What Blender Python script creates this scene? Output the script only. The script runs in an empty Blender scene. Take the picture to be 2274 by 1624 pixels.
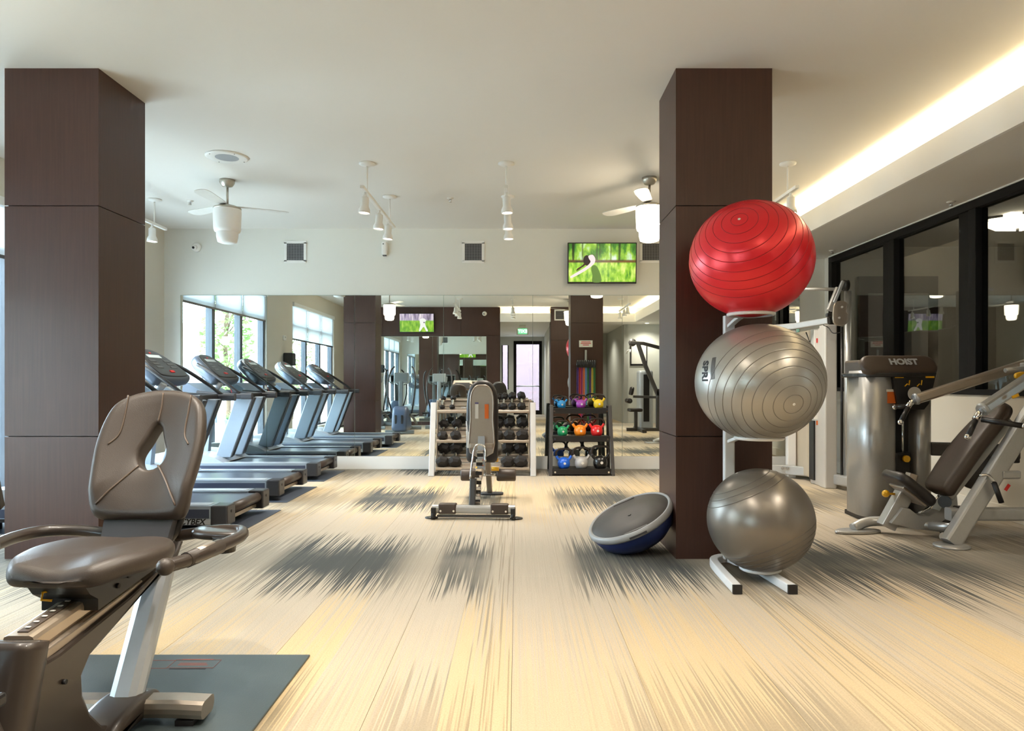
import bpy, bmesh, math, random
from mathutils import Vector, Matrix, Quaternion
random.seed(7)
SC = bpy.context.scene
COL = SC.collection
PI = math.pi
V = Vector

# ------------------------------------------------------------------ camera
CAM_H, FPX, VX, VY = 1.15, 1550.0, 1148.0, 850.0
cam_d = bpy.data.cameras.new('camera'); cam = bpy.data.objects.new('camera', cam_d)
COL.objects.link(cam)
cam.location = (0, 0, CAM_H); cam.rotation_euler = (PI/2, 0, 0)
cam_d.sensor_width = 36; cam_d.lens = FPX/2274*36
cam_d.shift_x = -(VX-1137)/2274; cam_d.shift_y = (VY-812)/2274
cam_d.clip_start = 0.02; cam_d.clip_end = 200
SC.camera = cam

# ------------------------------------------------------------------ world, exposure
SC.view_settings.view_transform = 'Standard'; SC.view_settings.look = 'None'
SC.view_settings.gamma = 1; SC.view_settings.use_curve_mapping = False
SC.view_settings.exposure = 0.33
w = bpy.data.worlds.new('sky'); SC.world = w; w.use_nodes = True
bg = w.node_tree.nodes['Background']
bg.inputs[0].default_value = (0.68, 0.85, 1.0, 1); bg.inputs[1].default_value = 24.0
SC.cycles.max_bounces = 12; SC.cycles.diffuse_bounces = 5; SC.cycles.glossy_bounces = 6
SC.cycles.transparent_max_bounces = 16; SC.cycles.sample_clamp_indirect = 6
SC.cycles.caustics_reflective = False; SC.cycles.caustics_refractive = False
SC.cycles.use_denoising = True

# room dimensions
H = 3.2; M = 9.3; XL = -4.7; XR = 4.1; XS = 3.2; ZS = 2.80; YR = -0.35; YB = -6.6

LAMP = dict(spot=80.0, pend=38.0, cove=8.5)
WARM = (1.0, 0.90, 0.77)

# ------------------------------------------------------------------ materials
MATS = {}
def lin(c):
    return tuple(((x/255)/12.92 if x/255 <= .04045 else ((x/255+.055)/1.055)**2.4) for x in c)
def mat(name, rgb, rough=.5, metal=0., var=.06, scale=8., bump=0., bscale=200., coat=0., spec=.5, stretch=None, sheen=0.):
    if name in MATS: return MATS[name]
    m = bpy.data.materials.new(name); m.use_nodes = True; nt = m.node_tree; N = nt.nodes; L = nt.links
    b = N['Principled BSDF']; c = lin(rgb)
    tc = N.new('ShaderNodeTexCoord'); src = tc.outputs['Object']
    if stretch:
        mp = N.new('ShaderNodeMapping'); mp.inputs['Scale'].default_value = stretch; L.new(src, mp.inputs[0]); src = mp.outputs[0]
    nz = N.new('ShaderNodeTexNoise'); nz.inputs['Scale'].default_value = scale; nz.inputs['Detail'].default_value = 4
    L.new(src, nz.inputs['Vector'])
    mx = N.new('ShaderNodeMix'); mx.data_type = 'RGBA'
    mx.inputs[6].default_value = (*[x*(1-var) for x in c], 1); mx.inputs[7].default_value = (*[min(1, x*(1+var)) for x in c], 1)
    L.new(nz.outputs['Fac'], mx.inputs[0]); L.new(mx.outputs[2], b.inputs['Base Color'])
    b.inputs['Roughness'].default_value = rough; b.inputs['Metallic'].default_value = metal
    b.inputs['Coat Weight'].default_value = coat; b.inputs['Specular IOR Level'].default_value = spec
    b.inputs['Coat Roughness'].default_value = .1
    if bump:
        n2 = N.new('ShaderNodeTexNoise'); n2.inputs['Scale'].default_value = bscale; L.new(src, n2.inputs['Vector'])
        bp = N.new('ShaderNodeBump'); bp.inputs['Strength'].default_value = bump; bp.inputs['Distance'].default_value = .002
        L.new(n2.outputs['Fac'], bp.inputs['Height']); L.new(bp.outputs[0], b.inputs['Normal'])
    MATS[name] = m; return m
def emat(name, rgb, strength):
    if name in MATS: return MATS[name]
    m = bpy.data.materials.new(name); m.use_nodes = True; nt = m.node_tree
    b = nt.nodes['Principled BSDF']; c = lin(rgb)
    b.inputs['Base Color'].default_value = (*([.02]*3 if strength <= 1.0 else [.8]*3), 1)
    b.inputs['Emission Color'].default_value = (*c, 1); b.inputs['Emission Strength'].default_value = strength
    MATS[name] = m; return m
def glassmat(name, tint, refl_rough=.0, ior=1.5, boost=1.0):
    if name in MATS: return MATS[name]
    m = bpy.data.materials.new(name); m.use_nodes = True; nt = m.node_tree; N = nt.nodes; L = nt.links
    N.remove(N['Principled BSDF']); out = N['Material Output']
    t = N.new('ShaderNodeBsdfTransparent'); t.inputs[0].default_value = (*tint, 1)
    g = N.new('ShaderNodeBsdfGlossy'); g.inputs['Roughness'].default_value = refl_rough
    fr = N.new('ShaderNodeFresnel'); ge = N.new('ShaderNodeNewGeometry'); mr = N.new('ShaderNodeMapRange')
    mr.inputs[3].default_value = ior; mr.inputs[4].default_value = 1/ior; L.new(ge.outputs['Backfacing'], mr.inputs[0]); L.new(mr.outputs[0], fr.inputs[0])
    mu = N.new('ShaderNodeMath'); mu.operation = 'MULTIPLY'; mu.inputs[1].default_value = boost; mu.use_clamp = True
    mx = N.new('ShaderNodeMixShader')
    L.new(fr.outputs[0], mu.inputs[0]); L.new(mu.outputs[0], mx.inputs[0]); L.new(t.outputs[0], mx.inputs[1]); L.new(g.outputs[0], mx.inputs[2])
    L.new(mx.outputs[0], out.inputs[0]); MATS[name] = m; return m

paint = mat('wall_paint', (226, 226, 218), .75, var=.015, scale=2, bump=.1, bscale=300)
ceilp = mat('ceiling_paint', (232, 230, 224), .8, var=.012, scale=1.5, bump=.1, bscale=250)
white = mat('white_paint', (238, 238, 234), .45, var=.02)
beige = mat('beige_wall', (214, 208, 194), .7, var=.02, scale=2)
graypaint = mat('grey_wall_paint', (196, 198, 192), .7, var=.02, scale=2)
wood = mat('dark_walnut_veneer', (64, 40, 31), .42, var=.30, scale=3.0, stretch=(26, 26, .9), bump=.05, bscale=8, spec=.4)
joint = mat('dark_joint', (22, 14, 11), .7)
frameblk = mat('black_window_frame', (15, 13, 13), .6, var=.1, spec=.2)
framenavy = mat('dark_bronze_frame', (44, 52, 62), .4, var=.1)
silver = mat('silver_powder_coat', (182, 182, 180), .32, .5, var=.05, scale=60)
silver2 = mat('light_silver_plastic', (182, 188, 194), .35, .35, var=.05, scale=40)
champ = mat('champagne_metal', (172, 160, 146), .34, .7, var=.05, scale=60)
chrome = mat('polished_chrome', (225, 225, 225), .08, 1.0, var=.02)
black = mat('black_plastic', (26, 25, 26), .4, var=.12, scale=30)
rubber = mat('black_rubber', (32, 30, 31), .62, var=.15, scale=40, bump=.2, bscale=300)
gun = mat('gunmetal_frame', (84, 82, 82), .38, .5, var=.06)
dkgrey = mat('dark_grey_plastic', (58, 58, 62), .42, var=.08)
taupe = mat('taupe_vinyl', (64, 56, 50), .43, var=.05, scale=12, bump=.25, bscale=420)
taupedk = mat('dark_taupe_plastic', (54, 46, 40), .36, var=.06, scale=20, coat=.2)
taupetrim = mat('tan_piping', (92, 79, 68), .4)
brownpad = mat('brown_upholstery', (70, 58, 49), .42, var=.06, scale=14, bump=.25, bscale=400)
blackpad = mat('black_upholstery', (34, 29, 27), .42, var=.1, scale=14, bump=.25, bscale=400)
whitem = mat('white_powder_coat', (235, 236, 236), .32, var=.02)
yellow = mat('yellow_plastic', (236, 178, 24), .35)
orange = mat('orange_decal', (214, 104, 28), .5)
redm = mat('red_decal', (206, 40, 36), .5)
inkm = mat('black_ink', (16, 16, 18), .6)
creamdecal = mat('pale_decal', (222, 220, 214), .5)

# ------------------------------------------------------------------ mesh builder
class MB:
    def __init__(s): s.v = []; s.f = []; s.s = []
    def add(s, vs, fs, smooth=False):
        o = len(s.v); s.v += [V(p) for p in vs]
        for k, f in enumerate(fs):
            s.f.append([i+o for i in f]); s.s.append(smooth if isinstance(smooth, bool) else smooth[k])
        return s
    def box(s, c, d, R=None, b=0.0, seg=2):
        c = V(c); hx, hy, hz = [x/2 for x in d]
        if b <= 0:
            vs = [V((x*hx, y*hy, z*hz)) for z in (-1, 1) for y in (-1, 1) for x in (-1, 1)]
            fs = [(0,2,3,1),(4,5,7,6),(0,1,5,4),(2,6,7,3),(0,4,6,2),(1,3,7,5)]
        else:
            b = min(b, .95*min(hx, hy, hz))
            bm = bmesh.new(); bmesh.ops.create_cube(bm, size=1)
            for v in bm.verts: v.co = V((v.co.x*2*hx, v.co.y*2*hy, v.co.z*2*hz))
            bmesh.ops.bevel(bm, geom=list(bm.edges), offset=b, segments=seg, affect='EDGES', profile=.5)
            bm.verts.index_update(); vs = [v.co.copy() for v in bm.verts]; fs = [[v.index for v in f.verts] for f in bm.faces]; bm.free()
        if R is not None: vs = [R @ v for v in vs]
        return s.add([v+c for v in vs], fs, False)
    def span(s, a, b_, b=0.0):
        a = V(a); b_ = V(b_)
        return s.box((a+b_)/2, [abs(x) for x in (b_-a)], b=b)
    def cyl(s, p0, p1, r0, r1=None, n=16, caps=True):
        p0 = V(p0); p1 = V(p1); r1 = r0 if r1 is None else r1
        d = (p1-p0).normalized(); a = d.orthogonal().normalized(); b = d.cross(a)
        vs = [p0+(a*math.cos(t)+b*math.sin(t))*r0 for t in [2*PI*i/n for i in range(n)]]
        vs += [p1+(a*math.cos(t)+b*math.sin(t))*r1 for t in [2*PI*i/n for i in range(n)]]
        fs = [(i, (i+1) % n, n+(i+1) % n, n+i) for i in range(n)]; sm = [True]*n
        if caps: fs += [tuple(range(n-1, -1, -1)), tuple(range(n, 2*n))]; sm += [False]*2
        return s.add(vs, fs, sm)
    def sweep(s, pts, sec, closed=False, smooth=True, up=None, caps=True, scl=None):
        pts = [V(p) for p in pts]; n = len(pts); k = len(sec)
        T = []
        for i in range(n):
            a = pts[(i-1) % n] if (closed or i > 0) else pts[i]; b = pts[(i+1) % n] if (closed or i < n-1) else pts[i]
            T.append((b-a).normalized())
        if up is not None: nrm = V(up)
        else: nrm = T[0].orthogonal()
        vs = []
        for i in range(n):
            if up is not None: nrm = V(up)
            nn = (nrm - T[i]*nrm.dot(T[i]))
            if nn.length < 1e-5: nn = T[i].orthogonal()
            nn.normalize(); bb = T[i].cross(nn); nrm = nn
            q = 1 if scl is None else scl[i]
            for (u, w_) in sec: vs.append(pts[i]+bb*u*q+nn*w_*q)
        fs = []
        for i in range(n if closed else n-1):
            j = (i+1) % n
            for a in range(k):
                b = (a+1) % k; fs.append((i*k+a, i*k+b, j*k+b, j*k+a))
        sm = [smooth]*len(fs)
        if caps and not closed:
            fs += [tuple(range(k-1, -1, -1)), tuple((n-1)*k+i for i in range(k))]; sm += [False, False]
        return s.add(vs, fs, sm)
    def tube(s, pts, r, n=10, closed=False, cr=0, scl=None):
        if cr: pts = catmull(pts, cr, closed)
        return s.sweep(pts, [(r*math.cos(2*PI*i/n), r*math.sin(2*PI*i/n)) for i in range(n)], closed, True, scl=scl)
    def bar(s, pts, w_, h, up=(0, 0, 1), cr=0, r=None, closed=False):
        if cr: pts = catmull(pts, cr, closed)
        return s.sweep(pts, rrect(w_, h, r if r is not None else min(w_, h)*.18), closed, False, up=up)
    def lathe(s, prof, o=(0, 0, 0), ax=(0, 0, 1), n=24, smooth=True, capb=True, capt=True):
        o = V(o); ax = V(ax).normalized(); a = ax.orthogonal().normalized(); b = ax.cross(a); vs = []; k = len(prof)
        for i in range(n):
            t = 2*PI*i/n; d = a*math.cos(t)+b*math.sin(t)
            for (r, z) in prof: vs.append(o+d*r+ax*z)
        fs = []
        for i in range(n):
            j = (i+1) % n
            for q in range(k-1): fs.append((i*k+q, j*k+q, j*k+q+1, i*k+q+1))
        sm = [smooth]*len(fs)
        if capb and prof[0][0] > 1e-6: fs.append(tuple(i*k for i in range(n-1, -1, -1))); sm.append(False)
        if capt and prof[-1][0] > 1e-6: fs.append(tuple(i*k+k-1 for i in range(n))); sm.append(False)
        return s.add(vs, fs, sm)
    def prism(s, poly, o, u, v, th, smooth=False):
        """polygon in (u,v) extruded along u x v by th, centred"""
        o = V(o); u = V(u).normalized(); v = V(v).normalized(); n = u.cross(v); k = len(poly)
        A = sum(poly[i][0]*poly[(i+1) % k][1]-poly[(i+1) % k][0]*poly[i][1] for i in range(k))
        if A < 0: poly = poly[::-1]
        vs = [o+u*p[0]+v*p[1]-n*th/2 for p in poly]+[o+u*p[0]+v*p[1]+n*th/2 for p in poly]
        fs = [(i, (i+1) % k, k+(i+1) % k, k+i) for i in range(k)]
        return s.add(vs, fs+[tuple(range(k-1, -1, -1)), tuple(range(k, 2*k))], [smooth]*k+[False, False])
    def pad(s, poly, o, u, v, th, r, bend=None, seg=4, dome=0.0):
        """soft cushion: outline poly in (u,v), thickness th along n, rounded edges r"""
        o = V(o); u = V(u).normalized(); v = V(v).normalized(); n = u.cross(v); k = len(poly)
        A = sum(poly[i][0]*poly[(i+1) % k][1]-poly[(i+1) % k][0]*poly[i][1] for i in range(k))
        if A < 0: poly = poly[::-1]
        P = [V((p[0], p[1])) for p in poly]; cx = sum((p for p in P), V((0, 0)))/k
        nr = []
        for i in range(k):
            t = P[(i+1) % k]-P[i-1]; q = V((t.y, -t.x)); q.normalize(); nr.append(q)
        rings = []
        for i in range(seg+1):
            a = PI/2*i/seg; rings.append((r*(1-math.cos(a))if 0 else r*(1-math.sin(a)), -th/2+r*(1-math.cos(a))))
        lo = rings; hi = [(a, -z) for a, z in rings[::-1]]
        lay = [(i_, z, 1) for i_, z in lo]+[(i_, z, 1) for i_, z in hi]
        vs = []
        for (ins, z, _) in lay:
            for p, q in zip(P, nr):
                c = p-q*ins; vs.append((c.x, c.y, z))
        fs = []; m = len(lay)
        for a in range(m-1):
            for i in range(k):
                j = (i+1) % k; fs.append((a*k+i, a*k+j, (a+1)*k+j, (a+1)*k+i))
        # inner top/bottom rings toward centre
        for side, base, z0 in ((0, 0, -th/2), (1, (m-1)*k, th/2)):
            prev = list(range(base, base+k)); sg = 1 if side else -1
            for fr in (.66, .33):
                cur = []
                for i in range(k):
                    c = P[i]-nr[i]*r; c = cx+(c-cx)*fr; cur.append(len(vs)); vs.append((c.x, c.y, z0+sg*dome*(1-fr*fr)))
                for i in range(k):
                    j = (i+1) % k; q = (prev[i], prev[j], cur[j], cur[i]); fs.append(q if side else q[::-1])
                prev = cur
            ci = len(vs); vs.append((cx.x, cx.y, z0+sg*dome))
            for i in range(k):
                j = (i+1) % k; q = (prev[i], prev[j], ci); fs.append(q if side else q[::-1])
        out = []
        for (a, b, z) in vs:
            if bend: a, b, z = bend(a, b, z)
            out.append(o+u*a+v*b+n*z)
        return s.add(out, fs, True)
    def ball(s, c, r, n=16, sq=1.0):
        prof = [(r*math.sin(PI*i/(n//2)), -r*sq*math.cos(PI*i/(n//2))) for i in range(n//2+1)]
        prof[0] = (1e-4, prof[0][1]); prof[-1] = (1e-4, prof[-1][1])
        return s.lathe(prof, c, n=n)
    def xf(s, Mx):
        s.v = [Mx @ p for p in s.v]; return s
def bevel(mb, off, seg=2, ang=.6):
    bm = bmesh.new(); vs = [bm.verts.new(p) for p in mb.v]
    for f in mb.f:
        try: bm.faces.new([vs[i] for i in f])
        except ValueError: pass
    bmesh.ops.recalc_face_normals(bm, faces=list(bm.faces))
    es = [e for e in bm.edges if len(e.link_faces) == 2 and e.calc_face_angle(0) > ang]
    bmesh.ops.bevel(bm, geom=es, offset=off, segments=seg, affect='EDGES', profile=.5, clamp_overlap=True)
    bm.verts.index_update(); r = MB().add([v.co.copy() for v in bm.verts], [[v.index for v in f.verts] for f in bm.faces], False); bm.free(); return r
def catmull(pts, k, closed=False):
    P = [V(p) for p in pts]; n = len(P); out = []
    for i in range(n if closed else n-1):
        p0 = P[(i-1) % n] if closed or i > 0 else P[i]*2-P[i+1]; p1 = P[i]; p2 = P[(i+1) % n]
        p3 = P[(i+2) % n] if closed or i+2 < n else P[i+1]*2-P[i]
        for j in range(k):
            t = j/k
            out.append(.5*((2*p1)+(p2-p0)*t+(2*p0-5*p1+4*p2-p3)*t*t+(3*p1-p0-3*p2+p3)*t**3))
    if not closed: out.append(P[-1])
    return out
def rrect(w_, h, r, seg=2):
    out = []
    for (sx, sy, a0) in ((1, 1, 0), (-1, 1, PI/2), (-1, -1, PI), (1, -1, 3*PI/2)):
        for i in range(seg+1):
            a = a0+PI/2*i/seg; out.append((sx*(w_/2-r)+r*math.cos(a), sy*(h/2-r)+r*math.sin(a)))
    return out
def rpoly(w_, h, r, seg=5): return rrect(w_, h, r, seg)
def smooth2(pts, k=4):
    return [(p.x, p.y) for p in catmull([(a, b, 0) for a, b in pts], k, True)]

def link(name, mb, m, parent=None, off=(0, 0, 0)):
    me = bpy.data.meshes.new(name); off = V(off)
    me.from_pydata([tuple(p-off) for p in mb.v], [], mb.f); me.polygons.foreach_set('use_smooth', mb.s); me.update()
    me.materials.append(m)
    o = bpy.data.objects.new(name, me); COL.objects.link(o)
    if parent is not None: o.parent = parent
    return o
def tag(o, label, cat, group=None, kind=None):
    o['label'] = label; o['category'] = cat
    if group: o['group'] = group
    if kind: o['kind'] = kind
    return o
def thing(name, label, cat, loc=(0, 0, 0), rotz=0., group=None, kind=None):
    o = bpy.data.objects.new(name, None); COL.objects.link(o); o.location = loc; o.rotation_euler = (0, 0, rotz)
    o.empty_display_size = .1
    tag(o, label, cat, group, kind); return o
def single(name, label, cat, mb, m, base=(0, 0, 0), group=None, kind=None):
    o = link(name, mb, m, None, base); o.location = base; tag(o, label, cat, group, kind); return o
def dup(root, loc, rotz=None, label=None, group=None):
    r = root.copy(); COL.objects.link(r); r.location = loc
    if rotz is not None: r.rotation_euler = (0, 0, rotz)
    if label: r['label'] = label
    if group: r['group'] = group
    for ch in list(root.children):
        c = ch.copy(); COL.objects.link(c); c.parent = r
        for g in list(ch.children):
            d = g.copy(); COL.objects.link(d); d.parent = c
    return r
def textmb(txt, size, bold=0.0, shear=0.0, depth=.0008):
    cu = bpy.data.curves.new('txt', 'FONT'); cu.body = txt; cu.size = size; cu.align_x = 'CENTER'; cu.align_y = 'CENTER'
    cu.extrude = depth; cu.offset = bold; cu.shear = shear; cu.resolution_u = 3
    o = bpy.data.objects.new('txt', cu); COL.objects.link(o)
    dg = bpy.context.evaluated_depsgraph_get(); dg.update()
    me = bpy.data.meshes.new_from_object(o.evaluated_get(dg))
    mb = MB(); mb.add([v.co.copy() for v in me.vertices], [list(p.vertices) for p in me.polygons], False)
    bpy.data.objects.remove(o); bpy.data.curves.remove(cu); bpy.data.meshes.remove(me)
    return mb
def frame4(o, u, v):
    u = V(u).normalized(); v = V(v).normalized(); n = u.cross(v)
    return Matrix(((u.x, v.x, n.x, o[0]), (u.y, v.y, n.y, o[1]), (u.z, v.z, n.z, o[2]), (0, 0, 0, 1)))
def W(px, py, Y):
    """a point of the room seen at that pixel of the photograph, at distance Y"""
    return V(((px-VX)*Y/FPX, Y, CAM_H-(py-VY)*Y/FPX))
def lamp(kind, name, parent, loc, energy, color=WARM, rot=None, size=.05, spot=None, blend=.6):
    l = bpy.data.lights.new(name, kind); l.energy = energy; l.color = color
    if kind in ('POINT', 'SPOT'): l.shadow_soft_size = size
    if kind == 'SPOT': l.spot_size = spot; l.spot_blend = blend
    o = bpy.data.objects.new(name, l); COL.objects.link(o); o.location = loc
    if rot: o.rotation_euler = rot
    if parent: o.parent = parent
    return o
# ------------------------------------------------------------------ carpet
def carpet_material():
    m = bpy.data.materials.new('carpet'); m.use_nodes = True; nt = m.node_tree; N = nt.nodes; L = nt.links
    b = N['Principled BSDF']; b.inputs['Roughness'].default_value = 1.0; b.inputs['Specular IOR Level'].default_value = .12
    g = N.new('ShaderNodeNewGeometry'); sp = N.new('ShaderNodeSeparateXYZ'); L.new(g.outputs['Position'], sp.inputs[0])
    X, Y = sp.outputs[0], sp.outputs[1]
    def ma(op, a, b_=None, c=None, clamp=False):
        n = N.new('ShaderNodeMath'); n.operation = op; n.use_clamp = clamp
        for i, q in enumerate((a, b_, c)):
            if q is None: continue
            if isinstance(q, (int, float)): n.inputs[i].default_value = q
            else: L.new(q, n.inputs[i])
        return n.outputs[0]
    def wn(a):
        n = N.new('ShaderNodeTexWhiteNoise'); n.noise_dimensions = '1D'; L.new(a, n.inputs['W']); return n.outputs['Value']
    def ss(x, lo, hi):
        n = N.new('ShaderNodeMapRange'); n.interpolation_type = 'SMOOTHSTEP'
        n.inputs[1].default_value = lo; n.inputs[2].default_value = hi; L.new(x, n.inputs[0]); return n.outputs[0]
    xs = ma('ADD', X, 0.02)
    fine = ma('FLOOR', ma('MULTIPLY', xs, 185.0)); w1 = wn(ma('ADD', fine, .37)); w2 = wn(ma('ADD', fine, 77.13)); w3 = wn(ma('ADD', fine, 313.71)); w4 = wn(ma('ADD', fine, 511.2))
    strip = ma('FLOOR', ma('MULTIPLY', xs, 4.0)); s2 = wn(ma('ADD', strip, 40.6)); s3 = wn(ma('ADD', strip, 91.3))
    # how strongly each run of planks carries the grey stripe
    rp = N.new('ShaderNodeValToRGB'); e = rp.color_ramp.elements
    stops = [(-4.7, .5), (-3.6, .7), (-2.6, .55), (-1.9, .45), (-1.62, .3), (-1.46, 1), (-.86, .95), (-.66, .25), (-.52, .1), (-.46, .8), (-.22, .75), (-.13, .08), (.28, .06), (.42, .75), (1.05, .9), (1.2, .35), (1.6, .5), (1.95, .95), (2.7, .9), (3.0, .5), (4.1, .7)]
    while len(e) > 1: e.remove(e[0])
    for k_, (x_, v_) in enumerate(stops):
        t_ = (x_+4.7)/8.8
        q_ = e[0] if k_ == 0 else e.new(t_)
        q_.position = t_; q_.color = (v_, v_, v_, 1)
    L.new(ma('DIVIDE', ma('ADD', X, 4.7), 8.8), rp.inputs[0])
    s1 = rp.outputs[0]
    ws = N.new('ShaderNodeTexNoise'); ws.inputs['Scale'].default_value = 1.3; ws.inputs['Detail'].default_value = 2; L.new(g.outputs['Position'], ws.inputs['Vector'])
    yj = ma('ADD', Y, ma('MULTIPLY', ma('SUBTRACT', w1, .5), .62))
    yj = ma('ADD', yj, ma('MULTIPLY', ma('SUBTRACT', s2, .5), .30))
    band = ss(ma('COSINE', ma('MULTIPLY', ma('SUBTRACT', yj, 4.42), 2*PI/2.45)), -.05, .6)
    near = ma('ADD', .45, ma('MULTIPLY', ss(Y, 2.7, 3.4), .55))
    dark = ma('MULTIPLY', ma('MULTIPLY', band, s1), ma('MULTIPLY', near, ma('ADD', .8, ma('MULTIPLY', w4, .2))))
    dark = ma('MULTIPLY', dark, ma('ADD', .7, ma('MULTIPLY', ss(ws.outputs['Fac'], .3, .55), .3)))
    yk = ma('ADD', Y, ma('MULTIPLY', ma('SUBTRACT', w2, .5), 1.1))
    gband = ss(ma('COSINE', ma('MULTIPLY', ma('SUBTRACT', yk, ma('ADD', 1.9, ma('MULTIPLY', s3, .8))), 2*PI/4.9)), -.1, .9)
    gold = ma('MULTIPLY', gband, ma('ADD', .35, ma('MULTIPLY', s3, .5)))
    yl = ma('ADD', Y, ma('MULTIPLY', w3, 2.6))
    lb = ss(ma('COSINE', ma('MULTIPLY', yl, 2*PI/2.6)), .1, .6)
    line = ma('MULTIPLY', ma('MULTIPLY', lb, ss(w2, .4, .7)), ma('ADD', .12, ma('MULTIPLY', ss(s2, .3, .8), .88)))
    def mixc(f, a, b_):
        n = N.new('ShaderNodeMix'); n.data_type = 'RGBA'; L.new(f, n.inputs[0])
        for i, q in ((6, a), (7, b_)):
            if isinstance(q, tuple): n.inputs[i].default_value = (*lin(q), 1)
            else: L.new(q, n.inputs[i])
        return n.outputs[2]
    c = mixc(gold, (184, 173, 156), (202, 178, 136))
    c = mixc(ma('MULTIPLY', line, .48), c, (120, 108, 88))
    c = mixc(ma('MULTIPLY', dark, 1.25, None, True), c, (84, 86, 84))
    nz = N.new('ShaderNodeTexNoise'); nz.inputs['Scale'].default_value = 160; nz.inputs['Detail'].default_value = 3; L.new(g.outputs['Position'], nz.inputs['Vector'])
    hs = N.new('ShaderNodeHueSaturation'); L.new(c, hs.inputs['Color']); L.new(ma('ADD', .78, ma('MULTIPLY', nz.outputs['Fac'], .44)), hs.inputs['Value'])
    L.new(hs.outputs[0], b.inputs['Base Color'])
    bp = N.new('ShaderNodeBump'); bp.inputs['Strength'].default_value = .5; bp.inputs['Distance'].default_value = .004
    L.new(ma('ADD', nz.outputs['Fac'], ma('MULTIPLY', w1, .5)), bp.inputs['Height']); L.new(bp.outputs[0], b.inputs['Normal'])
    return m
carpet = carpet_material()

S = 'structure'
fl = single('floor', 'gym floor laid with streaked beige and grey carpet planks', 'floor',
            MB().span((XL-.05, -1.36, -.12), (XR+.05, M+.02, -.006)), joint, kind=S)
pw, pl = .5, 1.0
pm = MB().box((0, 0, -.004), (pw-.0016, pl-.0006, .008))
pme = None
y0, y1 = -1.36, M
for i in range(18):
    xa = -4.52+i*pw-.0
    x_c = -.02-.25-(9-1)*pw+i*pw-.0
    off = .5 if i % 2 else 0.
    yy = y0-off
    while yy < y1-.02:
        a = max(yy, y0); b_ = min(yy+pl, y1)
        xa_, xb_ = max(x_c-pw/2, XL), min(x_c+pw/2, XR)
        full = (b_-a > pl-.01) and (xb_-xa_ > pw-.01)
        if b_-a > .03 and xb_-xa_ > .03:
            if full:
                if pme is None:
                    o = link('carpet_plank', pm, carpet, fl); pme = o.data
                else:
                    o = bpy.data.objects.new('carpet_plank', pme); COL.objects.link(o); o.parent = fl
            else:
                o = link('carpet_plank', MB().box((0, 0, -.004), (xb_-xa_-.0016, b_-a-.0006, .008)), carpet, fl)
            o.location = ((xa_+xb_)/2, (a+b_)/2, 0)
        yy += pl
single('floor_corridor', 'carpeted corridor floor behind the gym', 'floor', MB().span((-1.0, YB-.1, -.1), (XR+.3, -1.36, 0)), carpet, kind=S)

# ------------------------------------------------------------------ ceiling, soffit
single('ceiling', 'flat off-white painted ceiling of the gym', 'ceiling', MB().span((XL-.25, YB-.3, H), (9.0, M+.25, H+.2)), ceilp, kind=S)
fasm = mat('fascia_white', (247, 247, 245), .6, var=.01)
sf = thing('ceiling_soffit', 'dropped white soffit with lit cove along the glazed wall', 'soffit', (XS, 0, ZS), kind=S)
q = (XS, 0, ZS)
link('soffit_underside', MB().span((XS+.03, YR, ZS), (XR+.1, M, ZS+.03)), ceilp, sf, q)
link('fascia', MB().span((XS, YR+.03, ZS), (XS+.03, M, 3.03)), fasm, sf, q)
link('cove_back', MB().span((XS+.36, YR, ZS+.03), (XS+.40, M, H)), ceilp, sf, q)
sr = thing('ceiling_soffit', 'dropped white soffit over the rear entrance corridor', 'soffit', (0, YR, ZS), kind=S)
q = (0, YR, ZS)
link('soffit_underside', MB().span((-.9, YB, ZS), (XR+.1, YR-.03, ZS+.03)), ceilp, sr, q)
link('fascia', MB().span((-.46, YR-.03, ZS), (XS, YR, 3.03)), fasm, sr, q)
link('cove_back', MB().span((-.46, YR-.40, ZS+.03), (XS+.4, YR-.36, H)), ceilp, sr, q)
def cove(name, loc, sx, sy, par, e):
    l = bpy.data.lights.new(name, 'AREA'); l.shape = 'RECTANGLE'; l.size = sx; l.size_y = sy; l.energy = e; l.color = (1., .80, .50)
    o = bpy.data.objects.new(name, l); COL.objects.link(o); o.location = loc; o.rotation_euler = (PI, 0, 0); o.parent = par
cove('cove_strip', (.17, (YR+M)/2, .07), .10, M-YR-.4, sf, LAMP['cove']*(M-YR))
cove('cove_strip', ((XS-.46)/2, -.19, .07), XS+.3, .10, sr, LAMP['cove']*3.6)

# ------------------------------------------------------------------ walls
single('wall_back', 'off-white rear wall carrying mirrors, vents and television', 'wall', MB().span((XL-.2, M, -.1), (9.0, M+.2, H)), paint, kind=S)
WIN = ((5.45, 8.75), (.65, 3.95)); WZ0, WZ1 = .12, 2.85
lw = thing('wall_left', 'left exterior wall with two tall window openings', 'wall', (XL, 4, 0), kind=S); q = (XL, 4, 0)
mb = MB()
for a, b_, z0, z1 in ((YR-.4, M, -.1, WZ0), (YR-.4, M, WZ1, H), (YR-.4, .65, WZ0, WZ1), (3.95, 5.45, WZ0, WZ1), (8.75, M, WZ0, WZ1)):
    mb.span((XL-.2, a, z0), (XL, b_, z1))
link('wall_body', mb, beige, lw, q)
glass = glassmat('window_glass', (.96, .98, .98))
shade = bpy.data.materials.new('roller_shade_fabric'); shade.use_nodes = True
nt = shade.node_tree; N = nt.nodes; L = nt.links; N.remove(N['Principled BSDF'])
tr = N.new('ShaderNodeBsdfTranslucent'); tr.inputs[0].default_value = (.78, .82, .85, 1)
df = N.new('ShaderNodeBsdfDiffuse'); df.inputs[0].default_value = (.75, .77, .78, 1)
tp = N.new('ShaderNodeBsdfTransparent'); tp.inputs[0].default_value = (1, 1, 1, 1)
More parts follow.
